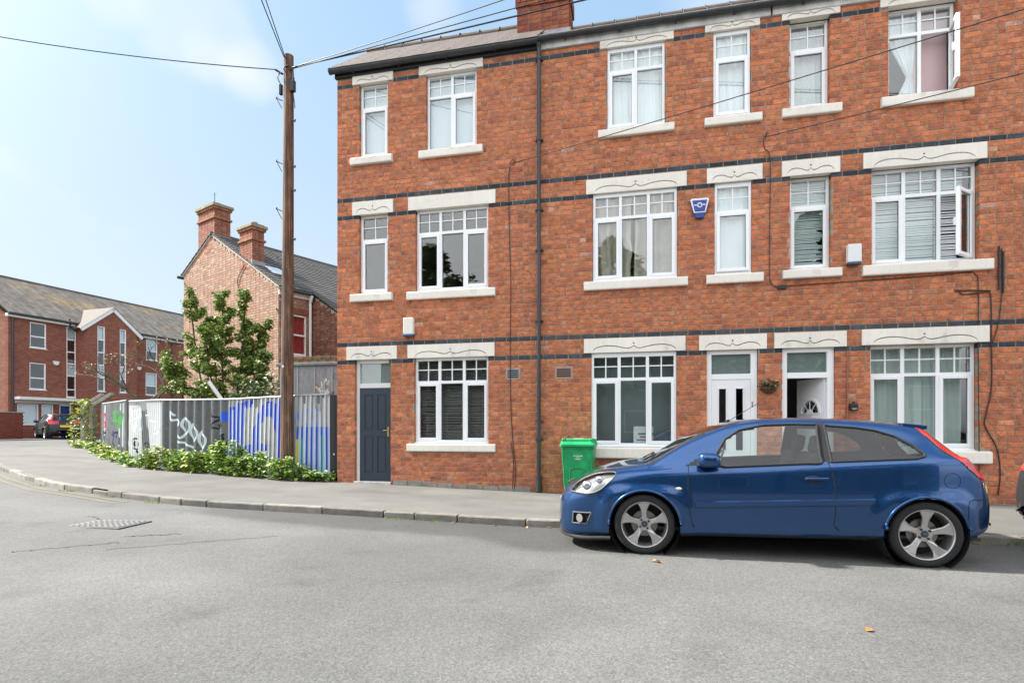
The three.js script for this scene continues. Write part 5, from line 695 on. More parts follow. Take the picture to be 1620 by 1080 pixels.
{
  const o = thing('gabled_house', 'old pale brick house with gable end, two chimneys and slate roof', 'house', [-11.82, 0, -6.31], -0.395), R = rng(17);
  const roofY = (x) => (x < -4.4 ? lerp(7.4, 8.55, (x + 6.6) / 2.2) : lerp(8.55, 5.98, (x + 4.4) / 4.4));
  const paleMortar = std([0.60, 0.51, 0.42], 0.95, { map: rep(grainTex, 2) }), pale = [[0.58, 0.37, 0.26], [0.62, 0.42, 0.31], [0.55, 0.32, 0.21], [0.58, 0.35, 0.23], [0.50, 0.32, 0.24], [0.64, 0.48, 0.38]];
  part('wall', [(() => { const g = extr([[-6.6, -0.2], [0, -0.2], [0, 5.95], [-4.4, 8.52], [-6.6, 7.38]], 0.24); g.translate(0, 0, -0.262); return g; })()], paleMortar, o);
  brickField(o, (x, y) => y < roofY(x) - 0.06, -6.59, 0, 0.1, 8.5, pale, 300, 61, 0, [0, 0, 0], (p) => -p[0] * 0.6 - p[1] * 0.2 + Math.abs(p[1] - 5));
  // side wall with window, then a wing that comes forward under the same roof
  const wy0 = 3.75, wy1 = 5.15, wz0 = -1.1, wz1 = -0.28;
  part('side_wall', [box(-0.24, -0.022, -0.2, 5.95, -1.26, wz0 - 0.9 + 0.74), box(-0.24, -0.022, -0.2, wy0, -1.26, -0.26), box(-0.24, -0.022, wy1, 5.95, -1.26, -0.26), box(-0.24, -0.022, wy0, wy1, wz1, -0.26)], M.mortar, o);
  brickField(o, (x, y) => !(y > wy0 - 0.14 && y < wy1 + 0.02 && -x > wz0 && -x < wz1), 0.0, 1.24, 0.1, 5.9, pale, 120, 62, Math.PI / 2, [0, 0, 0], (p) => Math.abs(p[1] - 4.5));
  const w = sub('window', o); part('frame', [rbox(-0.10, -0.03, wy0, wy1, wz1 - 0.06, wz1, 0.006), rbox(-0.10, -0.03, wy0, wy1, wz0, wz0 + 0.06, 0.006), rbox(-0.10, -0.03, wy1 - 0.06, wy1, wz0 + 0.06, wz1 - 0.06, 0.006), rbox(-0.10, -0.03, wy0, wy0 + 0.07, wz0 + 0.06, wz1 - 0.06, 0.006), rbox(-0.09, -0.02, (wy0 + wy1) / 2 - 0.03, (wy0 + wy1) / 2 + 0.03, wz0 + 0.06, wz1 - 0.06, 0.006)], M.upvc, w); part('sill', rbox(-0.12, 0.06, wy0 - 0.13, wy0, wz0 - 0.06, wz1 + 0.06, 0.01), std([0.72, 0.68, 0.62], 0.7), w); part('pane', box(-0.07, -0.066, wy0 + 0.07, wy1 - 0.06, wz0 + 0.05, wz1 - 0.05), M.glass, w);
  { const g = sheet(wz0, wz1, wy0, wy1, 0, 20, 0.012, 5); g.rotateY(-Math.PI / 2); g.translate(-0.16, 0, 0); part('red_curtain', g, std([0.40, 0.02, 0.03], 0.9), w); part('lintel', rbox(-0.04, 0.006, wy1 + 0.01, wy1 + 0.23, wz0 - 0.06, wz1 + 0.06, 0.006), std([0.33, 0.12, 0.07], 0.9, { map: brickTex }), w); }
  part('wing_wall', (() => { const g = extr([[0, -0.2], [3.2, -0.2], [3.2, 4.1], [0, 5.93]], 0.22); g.translate(0, 0, -1.50); return g; })(), M.mortar, o);
  brickField(o, (x, y) => y < 5.93 - 0.573 * x - 0.05, 0.02, 3.2, 0.1, 5.9, [[0.34, 0.15, 0.10], [0.40, 0.19, 0.13], [0.28, 0.12, 0.085], [0.22, 0.10, 0.08]], 200, 63, 0, [0, 0, -1.255], (p) => p[0] + Math.abs(p[1] - 4.5));
  part('inside', box(-6.4, -0.3, 0, 5.6, -9, -0.4), M.roomDark, o);
  // roof slopes in stepped tile courses
  const rf = sub('roof', o), tm = std([0.125, 0.115, 0.11], 0.85, { map: rep(grainTex, 0.8), bumpMap: grainBump, bumpScale: 0.003 });
  const slope = (x0, y0, x1, y1, za, zb) => { const gs = [], L = Math.hypot(x1 - x0, y1 - y0), n = Math.round(L / 0.26), ang = Math.atan2(y1 - y0, x1 - x0); for (let r = 0; r < n; r++) for (let z = zb; z < za - 0.02; z += 0.34) { const e = Math.min(z + 0.335, za), g = box(0, L / n + 0.03, 0, 0.03, z, e); g.rotateZ(0.09 * Math.sign(x1 - x0 || 1) * -1 * (y1 > y0 ? 1 : -1) + (R() - 0.5) * 0.012); g.translate(r * L / n, 0.01 + (R() - 0.5) * 0.006, 0); g.rotateZ(ang); g.translate(x0, y0, 0); gs.push(g); } return gs; };
  part('tiles', [...slope(-4.4, 8.60, 0.12, 5.96, 0.06, -1.2), ...slope(-4.4, 8.60, 3.4, 4.04, -1.2, -9), ...slope(-6.75, 7.36, -4.4, 8.60, 0.06, -9)], tm, rf).userData.kind = 'stuff';
  part('ridge', rod([-4.4, 8.62, 0.08], [-4.4, 8.62, -9], 0.09, 0.09, 8), tm, rf);
  const sk = sub('skylight', rf); { const g = rbox(-0.35, 0.35, 0.03, 0.10, -0.28, 0.28, 0.01), h = rbox(-0.28, 0.28, 0.10, 0.106, -0.22, 0.22, 0.002); for (const q of [g, h]) { q.rotateZ(-0.525); q.translate(-1.35, 6.80, -0.75); } part('frame', g, std([0.78, 0.79, 0.8], 0.4), sk); part('pane', h, M.glass, sk); }
  part('verge', [rod([-4.4, 8.56, 0.0], [0.05, 5.96, 0.0], 0.035, 0.035, 4), rod([-6.72, 7.34, 0.0], [-4.4, 8.56, 0.0], 0.035, 0.035, 4)], std([0.5, 0.46, 0.42], 0.9), rf);
  part('gutter', [rod([0.17, 5.90, 0.05], [0.17, 5.90, -1.25], 0.055, 0.055, 8), rod([-6.8, 7.3, 0.15], [-6.8, 7.3, -9], 0.06, 0.06, 8)], M.iron, o); part('fascia', rbox(0.0, 0.05, 5.72, 5.88, -1.25, 0, 0.005), std([0.75, 0.75, 0.73], 0.5), o);
  part('downpipe', rod([0.06, 0.2, -0.12], [0.06, 5.8, -0.12], 0.045), M.iron, o); part('white_downpipe', [rod([0.10, 3.6, -1.16], [0.10, 6.0, -1.16], 0.05), rod([0.10, 5.6, -1.16], [0.22, 5.85, -1.16], 0.05)], std([0.75, 0.75, 0.74], 0.4), o);
  // chimneys
  const stack = (x0, x1, y0, y1, z0, pots, ang) => { const c = sub('chimney', o); part('core', box(x0 + 0.02, x1 - 0.02, y0, y1, z0, -0.02), M.mortar, c); const P = [[0.46, 0.20, 0.12], [0.50, 0.23, 0.15], [0.40, 0.17, 0.11], [0.42, 0.15, 0.09]]; brickField(c, () => true, x0, x1, y0, y1 - 0.01, P, 80, 70, 0, [0, 0, 0], (p) => -p[1]); brickField(c, () => true, 0, -z0, y0, y1 - 0.01, P, 60, 71, Math.PI / 2, [x1, 0, 0.0], (p) => -p[1]);
    for (const [d, ya, yb, m] of [[0.05, y1 - 0.55, y1 - 0.47, 0], [0.05, y1 - 0.18, y1 - 0.09, 0], [0.09, y1 - 0.09, y1 + 0.02, 1]]) part('oversail_course', rbox(x0 - d, x1 + d, ya, yb, z0 - d, d, 0.012), m ? std([0.38, 0.33, 0.22], 0.95, { map: grainTex }) : std([0.44, 0.19, 0.11], 0.9, { map: brickTex }), c); part('flashing', rbox(x1 - 0.05, x1 + 0.03, y0 + (ang || 0), y0 + (ang || 0) + 0.2, z0 - 0.03, 0.03, 0.01), M.lead, c);
    for (const px of pots) part('pot', rod([px, y1, z0 / 2], [px, y1 + 0.16, z0 / 2], 0.10, 0.09, 12), std([0.32, 0.27, 0.2], 0.9), c); };
  stack(-5.42, -4.18, 7.8, 9.72, -0.62, [-4.5], 0.55); stack(-2.42, -1.59, 6.7, 8.40, -0.45, [-2.2, -1.8], 0.25);
  part('aerial', [rod([-4.75, 9.7, -0.3], [-4.75, 10.35, -0.3], 0.012), rod([-4.9, 10.3, -0.3], [-4.6, 10.3, -0.3], 0.008)], M.iron, o);
  part('cable', tube([[-2.05, 7.05, 0.03], [-2.5, 6.5, 0.03], [-2.1, 5.6, 0.03], [-2.0, 4.5, 0.03], [-2.0, 2.5, 0.03]], 0.012, 30, 6), M.blackPlastic, o);
}
// ---------------------------------------------------------------- modern brick flats across the side street
{
  const o = thing('apartment_block', 'modern red brick flats with gabled bay, tiled roof and blue front door', 'building', [-34.7, 0, -14.4], 1.4621), R = rng(23);
  const bt = dataTex(512, (i, j, n) => { const row = Math.floor(j / 16), u = (i + (row % 2) * 20) / 40, b = hash3(Math.floor(u) % 13, row, 3), k = 0.70 + 0.13 * (b - 0.5) + 0.12 * (pnoise(i / n * 128, j / n * 128, 128, 6) - 0.5) - (j % 16 < 2 ? -0.12 : 0); return [k, k, k]; }, true);
  const bm = std([0.50, 0.18, 0.115], 0.9, { map: rep(bt, 0.35) }), om = std([0.55, 0.235, 0.14], 0.9, { map: rep(bt, 0.35) });
  const wins = [[1.09, 1.96, 5.93, 7.40], [1.07, 1.94, 3.5, 5.05], [8.31, 9.18, 6.02, 7.55], [8.28, 9.15, 3.55, 5.12], [12.6, 13.5, 6.02, 7.5], [12.6, 13.5, 3.5, 5.1]], strip = [3.08, 3.66, 3.12, 7.45], gw = [[0.45, 1.55, 1.45, 2.62], [1.7, 2.35, 1.45, 2.62]], bd = [2.68, 3.36, 0.66, 2.66];
  const hole = ([a, b, c, d]) => [[a, c], [a, d], [b, d], [b, c]], E = 7.68;
  part('front_wall', (() => { const g = extr([[0, -0.2], [26, -0.2], [26, E], [0, E]], 0.25, 0, [...wins, strip, ...gw, bd].map(hole)); g.translate(0, 0, -0.25); return g; })(), bm, o);
  part('end_wall', (() => { const g = extr([[-9, -0.2], [-0.251, -0.2], [-0.251, E], [-4.6, 10.35], [-9, E]], 0.25); g.rotateY(-Math.PI / 2); g.translate(0.25, 0, 0); return metric(g); })(), om, o);
  part('inside', [box(0.3, 25.8, 0, 7.5, -8.8, -1.8), box(25.8, 26, -0.2, 7.6, -9, -0.25), box(0.3, 25.8, 2.9, 3.1, -1.8, -0.26), box(0.3, 25.8, 5.3, 5.5, -1.8, -0.26)], M.room, o);
  // bay with pediment
  const bay = sub('bay', o), bw = [[4.26, 4.74, 3.55, 7.65], [5.69, 6.13, 3.55, 7.68]];
  part('bay_wall', [(() => { const g = extr([[3.62, -0.2], [6.86, -0.2], [6.86, 7.5], [5.24, 8.75], [3.62, 7.5]], 0.25, 0, bw.map(hole)); g.translate(0, 0, 0.75); return g; })(), box(3.62, 3.86, -0.2, 7.5, 0.001, 0.75), box(6.62, 6.86, -0.2, 7.5, 0.001, 0.75)], bm, bay);
  for (const [a, b] of [[[3.2, 7.33], [5.24, 8.95]], [[7.28, 7.33], [5.24, 8.95]]]) { part('bargeboard', (() => { const L = Math.hypot(b[0] - a[0], b[1] - a[1]), g = rbox(0, L, -0.2, 0.02, 0.98, 1.08, 0.01); g.rotateZ(Math.atan2(b[1] - a[1], b[0] - a[0])); if (b[0] < a[0]) { const h = rbox(0, L, -0.02, 0.2, 0.98, 1.08, 0.01); h.rotateZ(Math.atan2(b[1] - a[1], b[0] - a[0])); h.translate(...a, 0); return h; } g.translate(...a, 0); return g; })(), std([0.80, 0.79, 0.76], 0.5), bay); const dx = b[0] - a[0]; part('bay_roof', quadGeo([dx > 0 ? [[a[0], a[1] + 0.04, 1.12], [b[0], b[1] + 0.04, 1.12], [b[0], b[1] + 0.04, -2.6], [a[0], a[1] + 0.04, -0.1]] : [[b[0], b[1] + 0.04, 1.12], [a[0], a[1] + 0.04, 1.12], [a[0], a[1] + 0.04, -0.1], [b[0], b[1] + 0.04, -2.6]]]), M.slate, bay); }
  
  const win = (p, z, list, rows) => { for (const [a, b, c, d] of list) { const w = sub('window', p), n = rows.length, fr = [rbox(a, a + 0.06, c, d, z - 0.1, z - 0.03, 0.005), rbox(b - 0.06, b, c, d, z - 0.1, z - 0.03, 0.005), rbox(a + 0.06, b - 0.06, c, c + 0.06, z - 0.1, z - 0.03, 0.005), rbox(a + 0.06, b - 0.06, d - 0.06, d, z - 0.1, z - 0.03, 0.005)]; let y = d - 0.06, H = d - c - 0.12; rows.forEach(([f, m], i) => { const y2 = y - H * f; if (i < n - 1) fr.push(rbox(a + 0.06, b - 0.06, y2 - 0.035, y2 + 0.035, z - 0.1, z - 0.035, 0.005)); part('pane', box(a + 0.05, b - 0.05, y2 + 0.01, y - 0.01, z - 0.09, z - 0.085), M.glass, w); if (m) part('blind', box(a + 0.05, b - 0.05, y2 + 0.01, y - 0.01, z - 0.16, z - 0.15), M.blind, w); y = y2; }); part('frame', fr, M.upvc, w); part('sill', rbox(a - 0.04, b + 0.04, c - 0.05, c - 0.003, z - 0.1, z + 0.03, 0.005), M.upvc, w); } };
  win(o, 0, [wins[0]], [[0.56, 0], [0.44, 0]]); win(o, 0, [wins[1]], [[0.58, 0], [0.42, 0]]); win(o, 0, wins.slice(2), [[0.6, 1], [0.4, 0]]); win(o, 0.02, [strip], [[0.17, 1], [0.18, 0], [0.17, 0], [0.18, 1], [0.2, 0], [0.1, 0]]); win(bay, 1.0, bw, [[0.2, 1], [0.2, 0], [0.2, 0], [0.2, 1], [0.2, 0]]);
  win(o, 0, [gw[0]], [[1, 1]]); win(o, 0, [gw[1]], [[1, 1]]);
  const dr = sub('door', o); part('leaf', rbox(bd[0] + 0.06, bd[1] - 0.06, bd[2], bd[3] - 0.08, -0.12, -0.06, 0.01), std([0.01, 0.035, 0.20], 0.4), dr); part('frame', [rbox(bd[0], bd[0] + 0.06, bd[2], bd[3], -0.13, -0.02, 0.006), rbox(bd[1] - 0.06, bd[1], bd[2], bd[3], -0.13, -0.02, 0.006), rbox(bd[0] + 0.06, bd[1] - 0.06, bd[3] - 0.08, bd[3], -0.13, -0.02, 0.006)], M.upvc, dr); part('knob', rod([bd[0] + 0.3, 1.9, -0.06], [bd[0] + 0.3, 1.9, -0.02], 0.05), M.metal, dr);
  part('canopy', [rbox(0.25, 3.75, 2.86, 3.02, 0.002, 0.55, 0.01)], std([0.74, 0.73, 0.70], 0.6), o); part('canopy_panel', rbox(0.3, 3.7, 2.66, 2.86, 0.002, 0.06, 0.01), std([0.55, 0.55, 0.54], 0.6), o);
  // roof
  const rf = sub('roof', o), gs = [], L = Math.hypot(4.9, 2.95), ang = Math.atan2(2.95, 4.9), tm = std([1, 1, 1], 0.9, { map: rep(grainTex, 0.5), vertexColors: true });
  for (let r = 0; r < 17; r++) for (let x = -0.15; x < 26; x += 0.30) { const g = box(x, x + 0.285, 0, 0.045, -L / 17 - 0.04, 0); g.rotateX(0.07 + (R() - 0.5) * 0.02); g.translate(0, 0.01 + (R() - 0.5) * 0.012, -r * L / 17); g.rotateX(ang); g.translate(0, E + 0.02, 0.30); const mo = smooth(0.52, 0.68, fbm3(x * 0.35, r * 0.22, 4, 4)) * smooth(2, 9, r), v = 0.75 + 0.5 * R(); gs.push(tint(g, [lerp(0.21, 0.30, mo) * v, lerp(0.18, 0.215, mo) * v, lerp(0.15, 0.12, mo) * v])); }
  part('tiles', gs, tm, rf).userData.kind = 'stuff';
  part('deck', quadGeo([[[-0.15, E, 0.28], [26, E, 0.28], [26, E + 2.93, -4.6], [-0.15, E + 2.93, -4.6]], [[26, E, -9.4], [-0.15, E, -9.4], [-0.15, E + 2.95, -4.6], [26, E + 2.95, -4.6]]]), M.slate, rf); part('ridge', rod([-0.15, E + 3.02, -4.6], [26, E + 3.02, -4.6], 0.10, 0.10, 8), M.slate, rf);
  part('fascia', [rbox(-0.15, 3.6, E - 0.17, E - 0.002, 0.002, 0.22, 0.008), rbox(6.88, 26, E - 0.17, E - 0.002, 0.002, 0.22, 0.008)], std([0.78, 0.77, 0.74], 0.5), o); part('gutter', [rod([-0.15, E - 0.01, 0.29], [3.55, E - 0.01, 0.29], 0.06), rod([6.9, E - 0.01, 0.29], [26, E - 0.01, 0.29], 0.06)], M.iron, o);
  for (const x of [0.19, 10.3]) part('downpipe', rod([x, 0.6, 0.07], [x, E - 0.1, 0.07], 0.055), M.iron, o); part('downpipe', [rod([3.78, 0.6, 0.07], [3.78, 6.9, 0.07], 0.05), tube([[3.78, 6.85, 0.07], [3.70, 7.15, 0.1], [3.2, 7.45, 0.2], [3.1, 7.9, 0.25]], 0.05, 16, 8)], M.iron, o);
  for (const [x, y] of [[2.47, 5.15], [7.75, 5.35]]) part('alarm_box', extr([[x - 0.16, y + 0.1], [x + 0.16, y + 0.1], [x + 0.12, y - 0.08], [x, y - 0.13], [x - 0.12, y - 0.08]], 0.08, 0.01), std([0.78, 0.77, 0.72], 0.5), o);
}
{ // low garden wall in front of the flats
  const w = thing('garden_wall', 'low red brick garden wall at the corner of the forecourt', 'wall'), R = rng(44), bg = metric(new THREE.BoxGeometry(0.05, 0.078, 0.224)), bm = [std([0.42, 0.12, 0.075], 0.9, { map: brickTex }), std([0.36, 0.10, 0.065], 0.9, { map: brickTex })];
  part('core', box(-33.3, -33.02, 0.4, 2.05, -13.95, -2), std([0.40, 0.12, 0.075], 0.9, { map: rep(brickTex, 0.5) }), w);
  for (let y = 0.66; y < 2.0; y += 0.09) for (let z = -13.95 + (Math.round(y / 0.09) % 2) * 0.115; z < -11.4; z += 0.236) part('brick', bg, bm[Math.floor(R() * 2)], w).position.set(-33.0, y + 0.04, z + 0.118);
  part('coping', rbox(-33.36, -32.94, 2.05, 2.12, -13.98, -2, 0.01), M.concrete, w);
}
// ---------------------------------------------------------------- other parked cars
function recolour(car, name, label, paint, group) { const c = car.clone(); c.name = numbered(name); c.userData = { label, category: 'car' }; if (group) c.userData.group = group; c.traverse((m) => { if (m.isMesh && m.material === bluePaint) m.material = paint; }); scene.add(c); return c; }
{
  const black = new THREE.MeshPhysicalMaterial({ color: rgb(0.010, 0.011, 0.013), metalness: 0.0, roughness: 0.5, clearcoat: 0.25, clearcoatRoughness: 0.1 });
  const a = recolour(blueCar, 'parked_car', 'black hatchback parked on the forecourt in front of the flats', black); a.position.set(-31.9, 0.66, -15.0); a.rotation.y = -0.5;
  const b = recolour(blueCar, 'parked_car', 'dark car at the kerb, tail towards the blue hatchback', black); b.position.set(5.93, 0, 3.68); b.rotation.y = Math.PI;
}
// ---------------------------------------------------------------- wheelie bin
{
  const o = thing('wheelie_bin', 'green council wheelie bin against the brick wall beside the blue car', 'bin', [-1.055, 0.055, 0.50]), green = std([0.012, 0.42, 0.14], 0.42, { map: rep(grainTex, 1.2) });
  const ring = (y, w, d, z, r = 0.05) => { const P = []; for (let c = 0; c < 4; c++) for (let k = 0; k <= 4; k++) { const a = (c + k / 4) * Math.PI / 2, sx = [1, -1, -1, 1][c], sz = [1, 1, -1, -1][c]; P.push([sx * (w / 2 - r) + r * Math.cos(a), y, z + sz * (d / 2 - r) + r * Math.sin(a)]); } return P; };
  const loft = (rings, cap) => { const q = []; for (let i = 0; i + 1 < rings.length; i++) for (let k = 0; k < rings[i].length; k++) { const n = (k + 1) % rings[i].length; q.push([rings[i][n], rings[i][k], rings[i + 1][k], rings[i + 1][n]]); } const t = rings[rings.length - 1]; if (cap) for (let k = 1; k + 1 < t.length; k++) q.push([t[0], t[k + 1], t[k], t[0]].slice(0, 4)); return quadGeo(q); };
  part('body', loft([ring(0.06, 0.45, 0.50, 0.0), ring(0.10, 0.47, 0.53, 0.0), ring(0.85, 0.545, 0.66, 0), ring(0.86, 0.57, 0.69, 0), ring(0.90, 0.57, 0.69, 0)], true), green, o);
  // sunk arched panel on the front: a raised bead frames it
  part('front_bead', [tube([[-0.125, 0.14, 0.285], [-0.13, 0.45, 0.31], [-0.10, 0.515, 0.315], [0, 0.53, 0.317], [0.10, 0.515, 0.315], [0.13, 0.45, 0.31], [0.125, 0.14, 0.285]], 0.009, 60, 6)], green, o);
  for (const s of [-1, 1]) part('side_rib', rod([s * 0.215, 0.12, 0.262], [s * 0.255, 0.84, 0.322], 0.014, 0.014, 6), green, o);
  const lid = sub('lid', o); part('shell', loft([ring(0.895, 0.60, 0.74, 0.015), ring(0.925, 0.60, 0.74, 0.015), ring(0.945, 0.58, 0.70, 0.0), ring(1.005, 0.545, 0.62, -0.02, 0.07), ring(1.02, 0.50, 0.56, -0.03, 0.08)], true), green, lid);
  part('handle_slot', rbox(-0.165, 0.165, 0.968, 0.985, 0.265, 0.31, 0.004), std([0.01, 0.02, 0.012], 0.8), lid); part('handle_bar', rbox(-0.20, 0.20, 0.985, 1.01, 0.255, 0.315, 0.01), green, lid); for (const s of [-1, 1]) part('corner_grip', rbox(s * 0.235 - 0.035, s * 0.235 + 0.035, 0.95, 1.03, 0.22, 0.32, 0.02), green, lid);
  part('label', box(-0.08, 0.08, 1.0205, 1.022, -0.05, 0.15), std([0.75, 0.72, 0.66], 0.6), lid);
  for (const s of [-1, 1]) { const w = new THREE.CylinderGeometry(0.10, 0.10, 0.045, 24); w.rotateZ(Math.PI / 2); w.translate(s * 0.265, 0.10, -0.25); part('wheel', w, std([0.02, 0.02, 0.02], 0.8), o); } part('axle', rod([-0.27, 0.10, -0.25], [0.27, 0.10, -0.25], 0.012), M.metal, o);
  // printed lettering
  const tx = canvas(512, 256, (g, w, h) => { g.clearRect(0, 0, w, h); g.fillStyle = '#fff'; g.font = 'bold 64px sans-serif'; g.textAlign = 'center'; g.textBaseline = 'middle'; g.fillText('NOTTINGHAM', 256, 50); g.fillText('CITY', 256, 130); g.fillText('COUNCIL', 256, 210); });
  const al = canvas(512, 256, (g, w, h) => { g.fillStyle = '#000'; g.fillRect(0, 0, w, h); g.fillStyle = '#fff'; g.font = 'bold 64px sans-serif'; g.textAlign = 'center'; g.textBaseline = 'middle'; g.fillText('NOTTINGHAM', 256, 50); g.fillText('CITY', 256, 130); g.fillText('COUNCIL', 256, 210); }); al.colorSpace = THREE.NoColorSpace;
  const pl = new THREE.PlaneGeometry(0.18, 0.09); pl.rotateX(-0.085); pl.translate(0.01, 0.705, 0.3235); part('lettering', pl, new THREE.MeshStandardMaterial({ color: 0xf2f4f2, alphaMap: al, transparent: true, roughness: 0.6 }), o);
}
// ---------------------------------------------------------------- telegraph pole and wires
{
  const o = thing('telegraph_pole', 'weathered brown timber telegraph pole with climbing irons in front of the fence', 'pole', [-7.27, 0.2, -0.16]), R = rng(12);
  const pg = new THREE.CylinderGeometry(0.098, 0.135, 9.0, 28, 24), p = pg.attributes.position; for (let i = 0; i < p.count; i++) { const y = p.getY(i), k = 1 + 0.03 * (noise3(p.getX(i) * 20, y * 0.6, p.getZ(i) * 20) - 0.5); p.setXYZ(i, p.getX(i) * k + 0.02 * Math.sin(y * 0.35), y, p.getZ(i) * k); } pg.translate(0, 4.4, 0); pg.computeVertexNormals();
  part('shaft', pg, std([0.33, 0.20, 0.135], 0.85, { map: rep(woodTex, 1, 4), bumpMap: rep(woodTex, 1, 4), bumpScale: 0.006 }), o);
  const iron = std([0.10, 0.095, 0.09], 0.6, { metalness: 0.4 });
  const step = (y, s) => part('climbing_iron', s < 0 ? [rod([-0.10, y, 0.04], [-0.23, y + 0.06, 0.06], 0.010), rod([-0.23, y + 0.06, 0.06], [-0.11, y - 0.16, 0.05], 0.008), rod([-0.24, y + 0.05, 0.06], [-0.22, y + 0.09, 0.06], 0.014)] : [rod([0.10, y + 0.05, 0.04], [0.21, y, 0.06], 0.012), rod([0.20, y - 0.02, 0.06], [0.22, y + 0.03, 0.06], 0.015), rod([0.20, y, 0.06], [0.11, y - 0.06, 0.05], 0.006)], iron, o);
  for (const y of [7.95, 6.62, 5.62, 4.60, 3.5]) step(y, -1); for (const y of [7.48, 6.52, 6.02, 5.0, 4.0]) step(y, 1);
  part('junction_box', [rbox(0.10, 0.20, 8.10, 8.34, 0.0, 0.10, 0.02), rod([0.15, 8.34, 0.05], [0.15, 8.40, 0.05], 0.035)], M.blackPlastic, o); part('terminal_box', rbox(-0.17, -0.11, 8.08, 8.30, 0.0, 0.08, 0.015), M.blackPlastic, o); part('cable_loop', [tube([[0.12, 8.15, 0.08], [0.2, 8.4, 0.1], [0.12, 8.62, 0.1], [-0.02, 8.58, 0.12], [0.05, 8.45, 0.12]], 0.012, 40, 6), tube([[0.15, 8.12, 0.05], [0.19, 7.9, 0.06], [0.20, 7.75, 0.05]], 0.008, 12, 6), tube([[-0.14, 8.3, 0.05], [-0.2, 8.45, 0.06], [-0.12, 8.55, 0.06]], 0.010, 16, 6)], M.blackPlastic, o); part('insulator', [rod([-0.10, 8.52, 0.03], [-0.26, 8.62, 0.05], 0.022), rod([0.08, 8.55, 0.06], [0.22, 8.58, 0.1], 0.018)], M.blackPlastic, o); part('number_tag', rbox(-0.05, -0.01, 2.32, 2.37, 0.125, 0.13, 0.002), std([0.75, 0.75, 0.72], 0.5), o);
  const wire = (a, b, sag, r, label) => { const P = []; for (let k = 0; k <= 24; k++) { const t = k / 24; P.push([lerp(a[0], b[0], t), lerp(a[1], b[1], t) - sag * 4 * t * (1 - t), lerp(a[2], b[2], t)]); } one('overhead_wire', tube(P, r, 60, 6), M.blackPlastic, label, 'wire', 'overhead wires'); };
  const ext = (a, b, k) => b.map((v, i) => a[i] + (v - a[i]) * k), T = [-7.1, 8.78, -0.06], TL = [-7.53, 8.82, -0.1];
  wire(TL, ext(TL, [-13.2, 9.86, 1.18], 2.2), 0.35, 0.011, 'thin wire running from the pole top out over the side street');
  wire(T, ext(T, [-2.33, 8.06, 1.8], 2.2), 0.1, 0.008, 'thinnest wire slanting from the pole across the sky above the end house');
  wire(T, ext(T, [-1.17, 8.40, 1.02], 2.2), 0.05, 0.015, 'thick wire from the pole passing in front of the brick chimney'); wire([T[0], T[1] - 0.03, T[2]], ext(T, [-1.2, 8.47, 1.1], 2.2), 0.0, 0.009, 'thin wire just above the thick one that passes the chimney');
  wire([-7.32, 9.05, -0.1], ext([-7.32, 9.05, -0.1], [-6.5, 8.78, 1.7], 3), 0.05, 0.010, 'wire leaving the pole top steeply over the road, first of a close pair'); wire([-7.28, 9.0, -0.1], ext([-7.28, 9.0, -0.1], [-6.43, 8.78, 1.7], 3), 0.02, 0.009, 'wire leaving the pole top steeply over the road, second of a close pair');
  wire([-2.36, 6.24, 0.05], ext([-2.36, 6.24, 0.05], [4.4, 6.27, 2.6], 1.9), 0.06, 0.008, 'drop wire from the hook by the downpipe out over the street'); wire([2.06, 6.24, 0.04], ext([2.06, 6.24, 0.04], [5.15, 6.2, 1.29], 3), 0.05, 0.008, 'drop wire from the wall beside the blue alarm box');
}
// ---------------------------------------------------------------- plants
const leafM = (c) => new THREE.MeshPhysicalMaterial({ color: rgb(...c), roughness: 0.62, transmission: 0.25, thickness: 0, side: THREE.DoubleSide, vertexColors: true });
function leafGeo(R, n, place, size, cols) { // n creased leaves merged: each six triangles
  const p = [], nn = [], c = [], A = new THREE.Matrix4(), e = new THREE.Euler(), v = new THREE.Vector3();
  for (let i = 0; i < n; i++) {
    const [x, y, z, yaw, pitch] = place(R, i), s = size * (0.6 + 0.8 * R()), w = s * (0.38 + 0.2 * R()), d = 0.12 * s; e.set(pitch, yaw, (R() - 0.5) * 0.9, 'YXZ'); A.makeRotationFromEuler(e).setPosition(x, y, z);
    const P = [[0, 0, 0], [-w * 0.8, d, s * 0.35], [-w * 0.62, d * 0.6, s * 0.72], [0, -d * 0.8, s], [w * 0.62, d * 0.6, s * 0.72], [w * 0.8, d, s * 0.35], [0, -0.02 * s, s * 0.5]], k = cols[Math.floor(R() * cols.length)], t = 0.75 + 0.5 * R();
    for (const [a, b, q] of [[0, 1, 6], [1, 2, 6], [2, 3, 6], [3, 4, 6], [4, 5, 6], [5, 0, 6]]) for (const m of [a, b, q]) { v.set(...P[m]).applyMatrix4(A); p.push(v.x, v.y, v.z); c.push(k[0] * t, k[1] * t, k[2] * t); }
  }
  const g = new THREE.BufferGeometry(); g.setAttribute('position', new THREE.Float32BufferAttribute(p, 3)); g.setAttribute('color', new THREE.Float32BufferAttribute(c, 3)); g.setAttribute('uv', new THREE.Float32BufferAttribute(new Float32Array(p.length / 3 * 2), 2)); g.computeVertexNormals(); return g;
}
const GREEN = [[0.20, 0.34, 0.04], [0.27, 0.43, 0.055], [0.13, 0.25, 0.035], [0.36, 0.47, 0.07]], YEL = [[0.40, 0.47, 0.055], [0.28, 0.40, 0.055], [0.47, 0.47, 0.09], [0.19, 0.31, 0.045]], MID = [[0.13, 0.24, 0.04], [0.18, 0.31, 0.05], [0.25, 0.37, 0.06], [0.33, 0.43, 0.09]], DEEP = [[0.05, 0.11, 0.02], [0.075, 0.15, 0.025], [0.10, 0.19, 0.035], [0.04, 0.085, 0.018]];
